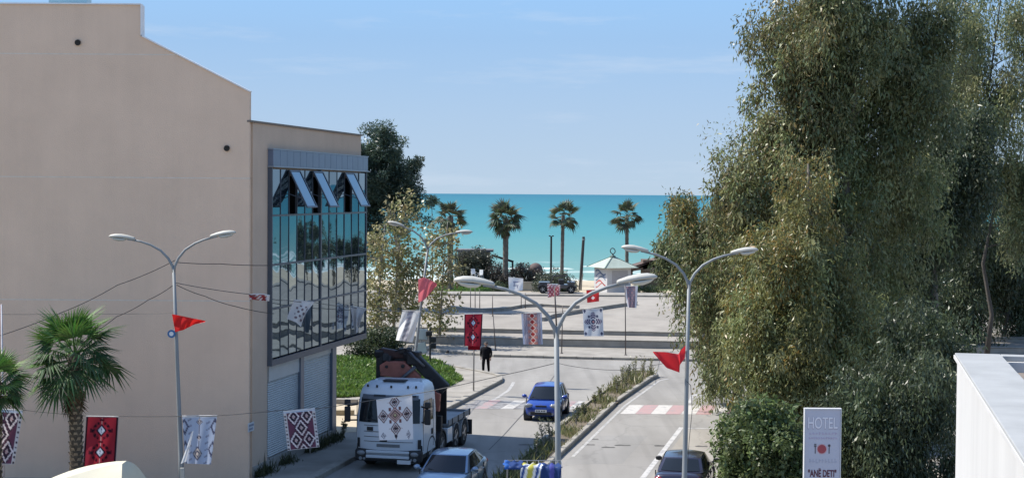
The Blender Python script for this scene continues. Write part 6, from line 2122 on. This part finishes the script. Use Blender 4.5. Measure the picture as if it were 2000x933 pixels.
mb.build('top_frame', mat('rack_grey', (.2, .21, .23), .5, .1, 4, metal=.3), rack)
for s in (x0 + .04, x1 - .04):
    for a_, b_ in ((-.25, .35), (.25, -.35)):
        MB().tube([(s, a_, zr), (s, b_, 0)], .009, 8).build('leg', MATS['rack_grey'], rack)
def towel(label, pts_top, drop, pat, y0=-.27, wv=.03, n=26, m=26, back=.25, name='towel'):
    V, F, c = [], [], []
    x_a, x_b = [at(p, 905, Y).x - rk0.x for p in pts_top]
    for j in range(m + 1):
        v = j / m
        s = v * (drop + back) - back                  # hangs over the front rail
        for i in range(n + 1):
            u = i / n
            x = x_a + (x_b - x_a) * u + .015 * math.sin(9 * v + 5 * u)
            if s < 0: y, z = y0 - s * .9, zr + .014 + .012 * math.sin(u * 14)
            else: y, z = y0 - .012 - wv * (1 - math.exp(-s * 6)) * (.6 + .6 * math.sin(u * 15 + 1.3 * v)), zr + .012 - s
            V.append((x, y, z)); c.append(pat(u, v))
    for j in range(m):
        for i in range(n):
            q = j * (n + 1) + i; F.append((q, q + n + 1, q + n + 2, q + 1))
    me = raw_mesh(name, np.array(V), np.array(F), CLOTH, np.array(c), smooth=True)
    o = add_mesh(name, me); o.location = (rk0.x, Y, TZ)
    return tag(o, label, 'laundry', 'cloths drying on the rack')
BLUE = LIN(46, 66, 112)
towel('flat blue cloth spread along the left end of the drying rack', (984, 1020), .035, lambda u, v: LIN(50, 92, 160) if u < .3 else BLUE, back=.45, wv=.01)
towel('white and yellow striped cloth in the middle of the drying rack', (1018, 1058), .45, lambda u, v: LIN(176, 172, 84) if math.sin(u * 11 + v * 7) > .35 else (LIN(60, 84, 140) if math.sin(u * 11 + v * 7) < -.75 else LIN(214, 218, 224)))
towel('deep blue towel hanging at the right end of the drying rack', (1056, 1093), .55, lambda u, v: BLUE if math.sin(u * 7 + v * 2) > -.8 else LIN(84, 88, 160), wv=.05)

# ------------------------------------------------------------------ cream market parasol at lower left
Y = 38.0
pc = at(195, 935, Y)
ps = thing('parasol', 'cream canvas market parasol below the red banner, cut by the bottom edge', 'parasol', (pc.x, Y, .13))
apx = at(243, 902, Y) - Vector((pc.x, Y, .13))
CAN = mat('cream_canvas', (.52, .485, .375), .85, .04, 3)
mb = MB()
z_t = apx.z
L_, D_ = 2.5, 1.35
for (xa, xb, ya, yb, za, zb_) in ((-1, 1, -1, 1, 0, 0),):
    top = [Vector((apx.x - .12, -.5, z_t - .03)), Vector((apx.x, .35, z_t)), Vector((apx.x, -.35, z_t - .012))]
    c_ = [Vector((apx.x - L_, -1.3, z_t - .78)), Vector((apx.x + .24, -1.25, z_t - .62)), Vector((apx.x + .24, 1.25, z_t - .62)), Vector((apx.x - L_, 1.3, z_t - .78))]
    rT = [Vector((apx.x - .25, -.25, z_t - .015)), Vector((apx.x, -.22, z_t - .0)), Vector((apx.x, .22, z_t)), Vector((apx.x - .25, .25, z_t - .015))]
    vs_, fs_ = [], []
    for q in ((c_[0], c_[1], rT[1], rT[0]), (c_[1], c_[2], rT[2], rT[1]), (c_[2], c_[3], rT[3], rT[2]), (c_[3], c_[0], rT[0], rT[3])):
        v_, f_ = bow(*q, 8, 8, lambda u, v: Vector((0, 0, .10 * math.sin(PI * v) * (1 - .3 * math.sin(PI * u)))))
        mb.add(v_, f_)
    mb.add(rT, [(0, 1, 2, 3)])
    for a, b in zip(c_, c_[1:] + c_[:1]): mb.add([a, b, b - Vector((0, 0, .2)), a - Vector((0, 0, .2))], [(0, 1, 2, 3)])
auto(mb.build('canopy', CAN, ps), 50)
mb = MB(); mb.tube([(apx.x - .9, 0, 0), (apx.x - .5, 0, z_t - .25)], .035, 10); mb.build('pole', GALV, ps)
mb = MB(); mb.box((apx.x - .9, 0, .06), (.7, .7, .12)); mb.build('base', WALLC, ps, bevel=.02)
mb = MB()
for c2 in c_: mb.beam((apx.x - .5, 0, z_t - .12), c2 - Vector((0, 0, .03)), .03, .03)
mb.build('rib', GALV, ps)
# small red-brown crate-like planter seen between palm trunk and parasol
p_ = at(145, 912, 46.5)
pt = thing('planter', 'reddish brown planter at the foot of the palm, just above the parasol', 'planter', (p_.x, 46.5, .13))
mb = MB(); mb.box((0, 0, .5), (.9, .5, 1.0)); mb.build('box', mat('planter_red', (.22, .085, .06), .8, .2, 3), pt, bevel=.02)
mb = MB(); mb.box((0, 0, 1.02), (.98, .58, .05)); mb.build('rim', mat('planter_rim', (.16, .06, .05), .8, .2, 3), pt)

# ------------------------------------------------------------------ low beam beside the sandy lot
for px0, px1, py, lab in ((655, 700, 784, 'low grey concrete beam below the grass beside the pillar'), (655, 692, 806, 'pale timber lying on the sandy lot left of the truck')):
    a, b_ = gp(px0, py + 4, .13), gp(px1, py + 4, .13)
    t = thing('ground_beam', lab, 'beam', tuple((a + b_) / 2))
    mb = MB(); mb.beam((a - b_) / 2 + Vector((0, 0, .12)), (b_ - a) / 2 + Vector((0, 0, .12)), .3, .24); mb.build('beam', WALLC if py < 790 else mat('timber', (.36, .30, .20), .8, .2, 3), t, bevel=.02)
flat('sandy_lot', [tuple(gp(px, py, .13)[:2]) for px, py in ((620, 846), (700, 843), (720, 780), (640, 778))], .138, SAND)

# ------------------------------------------------------------------ beach kiosk
Y = 150.0
kc = at(1196, 572, Y)
kz = .3
ki_ = thing('beach_kiosk', 'small white kiosk with pale green pyramid roof and ring finial by the beach', 'kiosk', (kc.x, Y, kz), rad(25))
S_ = 2.62; HE = at(1196, 521, Y).z - kz
KW = mat('kiosk_white', (.52, .52, .53), .7, .05, 2)
mb = MB(); mb.box((0, 0, HE / 2), (S_, S_, HE)); mb.build('wall', KW, ki_)
mb = MB()
e = S_ / 2 + .55; zt_ = at(1201, 501, Y).z - kz
vs_ = [(-e, -e, HE - .02), (e, -e, HE - .02), (e, e, HE - .02), (-e, e, HE - .02), (-.12, -.12, zt_), (.12, -.12, zt_), (.12, .12, zt_), (-.12, .12, zt_)]
mb.add(vs_, [(0, 1, 5, 4), (1, 2, 6, 5), (2, 3, 7, 6), (3, 0, 4, 7), (4, 5, 6, 7), (3, 2, 1, 0)])
mb.build('roof', mat('roof_pale_green', (.34, .39, .33), .6, .1, 1.5), ki_)
mb = MB()
for a, b_ in ((0, 4), (1, 5), (2, 6), (3, 7)): mb.beam(vs_[a], vs_[b_], .1, .06)
mb.lathe([(.28, 0), (.3, .1), (.12, .2), (.05, .35)], 12, (0, 0, zt_ - .05)); 
mb.build('roof_ridge', mat('roof_dark_green', (.10, .14, .12), .6, .1, 2), ki_)
mb = MB()
rr_, zz_ = .27, zt_ + .55
mb.tube([(rr_ * math.cos(2 * PI * i / 18), rr_ * .2 * math.sin(2 * PI * i / 18), zz_ + rr_ * math.sin(2 * PI * i / 18)) for i in range(19)], .045, 6)
mb.tube([(0, 0, zt_), (0, 0, zz_ - rr_)], .04, 6)
mb.build('ring_finial', TD, ki_)
mb = MB(); mb.box((.1, -S_ / 2 - .012, HE * .62), (1.75, .03, HE * .52)); mb.build('shutter', mat('kiosk_shutter', (.36, .35, .36), .6, .06, 3), ki_)
mb = MB(); mb.box((.1, -S_ / 2 - .05, HE * .33), (2.0, .12, .07)); mb.build('counter', KW, ki_)
# painted swirls on the left wall: raised flat bands
for (z, h, c, nm, ph) in ((HE * .80, .16, (.12, .16, .25), 'blue_swirl', 0), (HE * .70, .13, (.16, .20, .33), 'blue_swirl', 1.2), (HE * .58, .13, (.13, .17, .24), 'blue_swirl', 2), (HE * .42, .14, (.45, .08, .07), 'red_swirl', 1.0), (HE * .33, .10, (.40, .12, .10), 'red_swirl', 2.4)):
    mb = MB(); n_ = 12
    for i in range(n_):
        y0, y1 = -1.0 + 2.0 * i / n_, -1.0 + 2.0 * (i + 1) / n_
        f = lambda y: z + .22 * math.sin(y * 2.6 + ph)
        mb.add([(-S_ / 2 - .008, y0, f(y0) - h / 2), (-S_ / 2 - .008, y1, f(y1) - h / 2), (-S_ / 2 - .008, y1, f(y1) + h / 2), (-S_ / 2 - .008, y0, f(y0) + h / 2)], [(0, 1, 2, 3)])
    mb.build(nm, mat(nm + '_%d' % int(z * 10), c, .7, .1, 3), ki_)

# brown-roofed beach bar right of the kiosk
Y = 158.0
bc = at(1290, 570, Y)
BR = mat('brown_roof', (.11, .075, .062), .8, .2, 1.5)
bb = thing('beach_bar', 'dark brown stepped-roof beach bar right of the kiosk, behind the lamp head', 'building', (bc.x, Y, .3))
def bl_(px, py, y=0): return at(px, py, Y + y) - Vector((bc.x, Y, .3))
mb = MB(); mb.box((bl_(1290, 540).x + .4, 1.5, 1.5), (4.4, 3, 3.0)); mb.build('wall', mat('bar_wood', (.12, .085, .065), .8, .2, 2), bb)
for (xa, ya, xb, yb, xc, yc_) in ((1222, 527, 1275, 508, 1345, 509), (1240, 519, 1300, 501, 1350, 499)):
    mb = MB(); p0, p1, p2 = bl_(xa, ya), bl_(xb, yb), bl_(xc, yc_)
    mb.extrude([p0, p1, p2, p2 - Vector((0, 0, .35)), p1 - Vector((0, 0, .75)), p0 - Vector((0, 0, .28))], (0, 4, 0)); mb.build('roof', BR, bb)
    mb = MB(); mb.beam(p0 + Vector((0, -.06, -.05)), p1 + Vector((0, -.06, -.05)), .1, .16); mb.build('roof_edge', mat('roof_edge_pale', (.24, .17, .15), .8, .15, 2), bb)
mb = MB(); q_ = bl_(1222, 530); mb.extrude([q_, bl_(1236, 527), bl_(1236, 541), bl_(1229, 541)], (0, 1.2, 0)); mb.build('hood', BR, bb)

# flat-roofed hut left, behind the shrubs, and the brown dome
Y = 162.0
hc = at(925, 560, Y)
ht_ = thing('beach_hut', 'flat-roofed dark beach hut behind the grey-green shrub', 'building', (hc.x, Y, .3))
zt_ = at(925, 488, Y).z - .3
mb = MB(); mb.box((0, 1.5, zt_ / 2 - .1), (3.4, 3, zt_ - .2)); mb.build('wall', mat('hut_wall', (.14, .135, .125), .9, .15, 2), ht_)
mb = MB(); mb.box((0, 1.5, zt_ - .08), (4.1, 3.6, .22)); mb.build('roof', mat('hut_roof', (.13, .125, .13), .8, .15, 2), ht_)
a_, b_ = at(960, 498, Y) - Vector((hc.x, Y, .3)), at(1003, 511, Y) - Vector((hc.x, Y, .3))
mb = MB(); mb.beam(a_, b_, .25, .22); mb.build('awning_beam', TD, ht_)
mb = MB(); mb.box((b_.x - .1, .2, (b_.z) / 2), (.2, .2, b_.z)); mb.build('post', TD, ht_)
Y = 160.0
dc = at(1046, 545, Y)
dm = thing('dome_hut', 'small brown dome hut between the shrubs near the water', 'hut', (dc.x, Y, .3))
r_ = 14 * Y / FPX; zc2 = at(1046, 527, Y).z - .3
mb = MB(); mb.lathe([(r_, 0), (r_, zc2)] + [(r_ * math.cos(a * PI / 16), zc2 + r_ * 1.0 * math.sin(a * PI / 16)) for a in range(1, 8)] + [(.05, zc2 + r_)], 18)
auto(mb.build('shell', mat('dome_brown', (.10, .075, .07), .8, .2, 2), dm))
mb = MB(); mb.lathe([(r_ + .02, zc2 - .1), (r_ + .08, zc2 - .05), (r_ + .02, zc2)], 18); mb.build('rim', BR, dm)
p_ = thing('garden_wall', 'pale low wall left of the dark off-road car under the shrubs', 'wall', tuple(at(1030, 562, 153)))
p_.location.z = .3
mb = MB(); mb.box((0, 0, .45), (2.6, .3, .9)); mb.build('wall_body', mat('cream_wall', (.42, .38, .31), .9, .1, 2), p_); mb = MB(); mb.box((0, 0, .93), (2.7, .4, .06)); mb.build('coping', KERB, p_)

# poles by the beach
v = at(1076, 548, 165)
lp = thing('beach_lamp', 'black twin-headed lamp pole by the beach between two palms', 'lamp', (v.x, 165, .25))
h_ = at(1076, 461, 165).z - .25
mb = MB(); mb.tube([(0, 0, 0), (0, 0, h_)], [.13, .10], 8); mb.build('pole', TD, lp)
for s in (-1, 1):
    mb = MB(); mb.box((s * .17, 0, h_ + .02), (.2, .3, .12)); mb.build('lamp_head', TD, lp, bevel=.02)
v = at(1133, 562, 155)
wp = thing('wooden_pole', 'leaning dark wooden pole on the sand left of the kiosk', 'pole', (v.x, 155, .3))
tp = at(1140, 462, 155) - Vector((v.x, 155, .3))
mb = MB(); mb.tube([(0, 0, 0), tp * .5, tp], [.17, .16, .14], 9); mb.build('shaft', mat('dark_timber', (.055, .05, .047), .9, .25, 3), wp)
mb = MB(); mb.tube([tp - Vector((0, 0, .35)), tp - Vector((0, 0, .2))], .165, 9); mb.build('band', GALV, wp)
mb = MB(); mb.beam((.0, -.1, .02), (.25, -.1, 1.7), .14, .14); mb.build('brace', mat('pale_timber', (.35, .31, .25), .9, .2, 3), wp)

# white plastic chairs among the shrubs
for i, (px, py, a, lab) in enumerate(((925, 536, .3, 'white plastic chair at the shrubs above the left lamp head, left one'), (938, 538, -.5, 'white plastic chair at the shrubs above the left lamp head, right one'))):
    v = at(px, py, 153)
    ch = thing('plastic_chair', lab, 'chair', (v.x, 153, max(.34, v.z - .25)), a, 'white chairs by the shrubs'); ch.scale = (.85, .85, .78)
    W_ = MATS['white_metal']
    mb = MB(); mb.box((0, 0, .43), (.5, .48, .05)); mb.build('seat', W_, ch, bevel=.02)
    mb = MB(); mb.box((0, .24, .75), (.5, .05, .62), rx=-.15); mb.build('backrest', W_, ch, bevel=.02)
    for sx in (-1, 1):
        for sy in (-1, 1):
            mb = MB(); mb.beam((sx * .25, sy * .24, -.0), (sx * .22, sy * .2, .42), .05, .05); mb.build('leg', W_, ch)
        mb = MB(); mb.box((sx * .26, .0, .63), (.06, .46, .04)); mb.build('armrest', W_, ch, bevel=.01)
    mb = MB(); mb.box((0, 0, -.30), (.7, .7, .58)); mb.build('plinth', MATS['cream_wall'], ch) if v.z > .6 else None

# dark open off-road car on the promenade, side on
v = at(1086, 582, 142)
JB = paint('dark_grey_paint', (.045, .05, .062), .2)
jp = thing('offroad_car', 'dark open off-road car side-on before the round bush on the promenade', 'car', (v.x, 142, 1.12 if False else .32), rad(90))
jp.location.z = 1.124
jp.location.y = 138.1
v = at(1086, 580, 138.1); jp.location.x = v.x
jp.matrix_basis = Matrix.Translation(jp.location) @ Matrix.Rotation(rad(90), 4, 'Z')
mb = MB(); mb.box((0, -.1, .62), (1.5, 3.1, .36)); mb.box((0, 1.05, .90), (1.3, 1.0, .22)); mb.box((0, -1.35, .92), (1.45, .7, .26)); mb.build('body', JB, jp, bevel=.06)
mb = MB()
for s in (-1, 1):
    mb.tube([(s * .66, .5, .9), (s * .62, .25, 1.52), (s * .62, -.9, 1.56), (s * .66, -1.3, 1.0)], .035, 8)
for y, z in ((.25, 1.52), (-.9, 1.56)): mb.tube([(-.62, y, z), (.62, y, z)], .035, 8)
mb.build('roll_bar', PLAS, jp)
mb = MB(); mb.add([(-.6, .48, .95), (.6, .48, .95), (.56, .28, 1.45), (-.56, .28, 1.45)], [(0, 1, 2, 3)]); mb.build('windscreen', GLS, jp)
for s in (-1, 1):
    MB().box((s * .33, -.45, .98), (.46, .5, .5), ).build('seat', PLAS, jp, bevel=.06)
    for y in (1.22, -1.32):
        wheel(jp, (s * .82, y, .36), .36, .24, s, .6)
        mb = MB(); mb.lathe([(.45, -.3), (.45, 0), (.40, .0), (.40, -.3)], 18, axis='X'); mb.v = [(q[0] * s + s * .82, q[1] + y, max(.46, q[2] + .38)) for q in mb.v]; mb.build('mudguard', JB, jp)
    mb = MB(); mb.lathe([(.01, 0), (.1, 0), (.11, -.06)], 14, (s * .5, 1.57, .85), axis='Y'); mb.build('headlight', LAMPG, jp)
mb = MB(); mb.box((0, 1.6, .5), (1.3, .1, .14)); mb.box((0, -1.78, .5), (1.3, .1, .14)); mb.build('bumper', PLAS, jp)
# small litter bin / hydrant-like bollards at the far kerb
for px, py, lab in ((874, 690, 'small dark stub on the far kerb left of the red banner'),):
    v = gp(px, py, .17); t = thing('bollard_stub', lab, 'bollard', tuple(v)); mb = MB(); mb.lathe([(.1, 0), (.1, .14), (.07, .2), (.02, .22)], 12); mb.build('post', TD, t); mb = MB(); mb.lathe([(.14, 0), (.14, .03)], 12); mb.build('foot', WALLC, t)
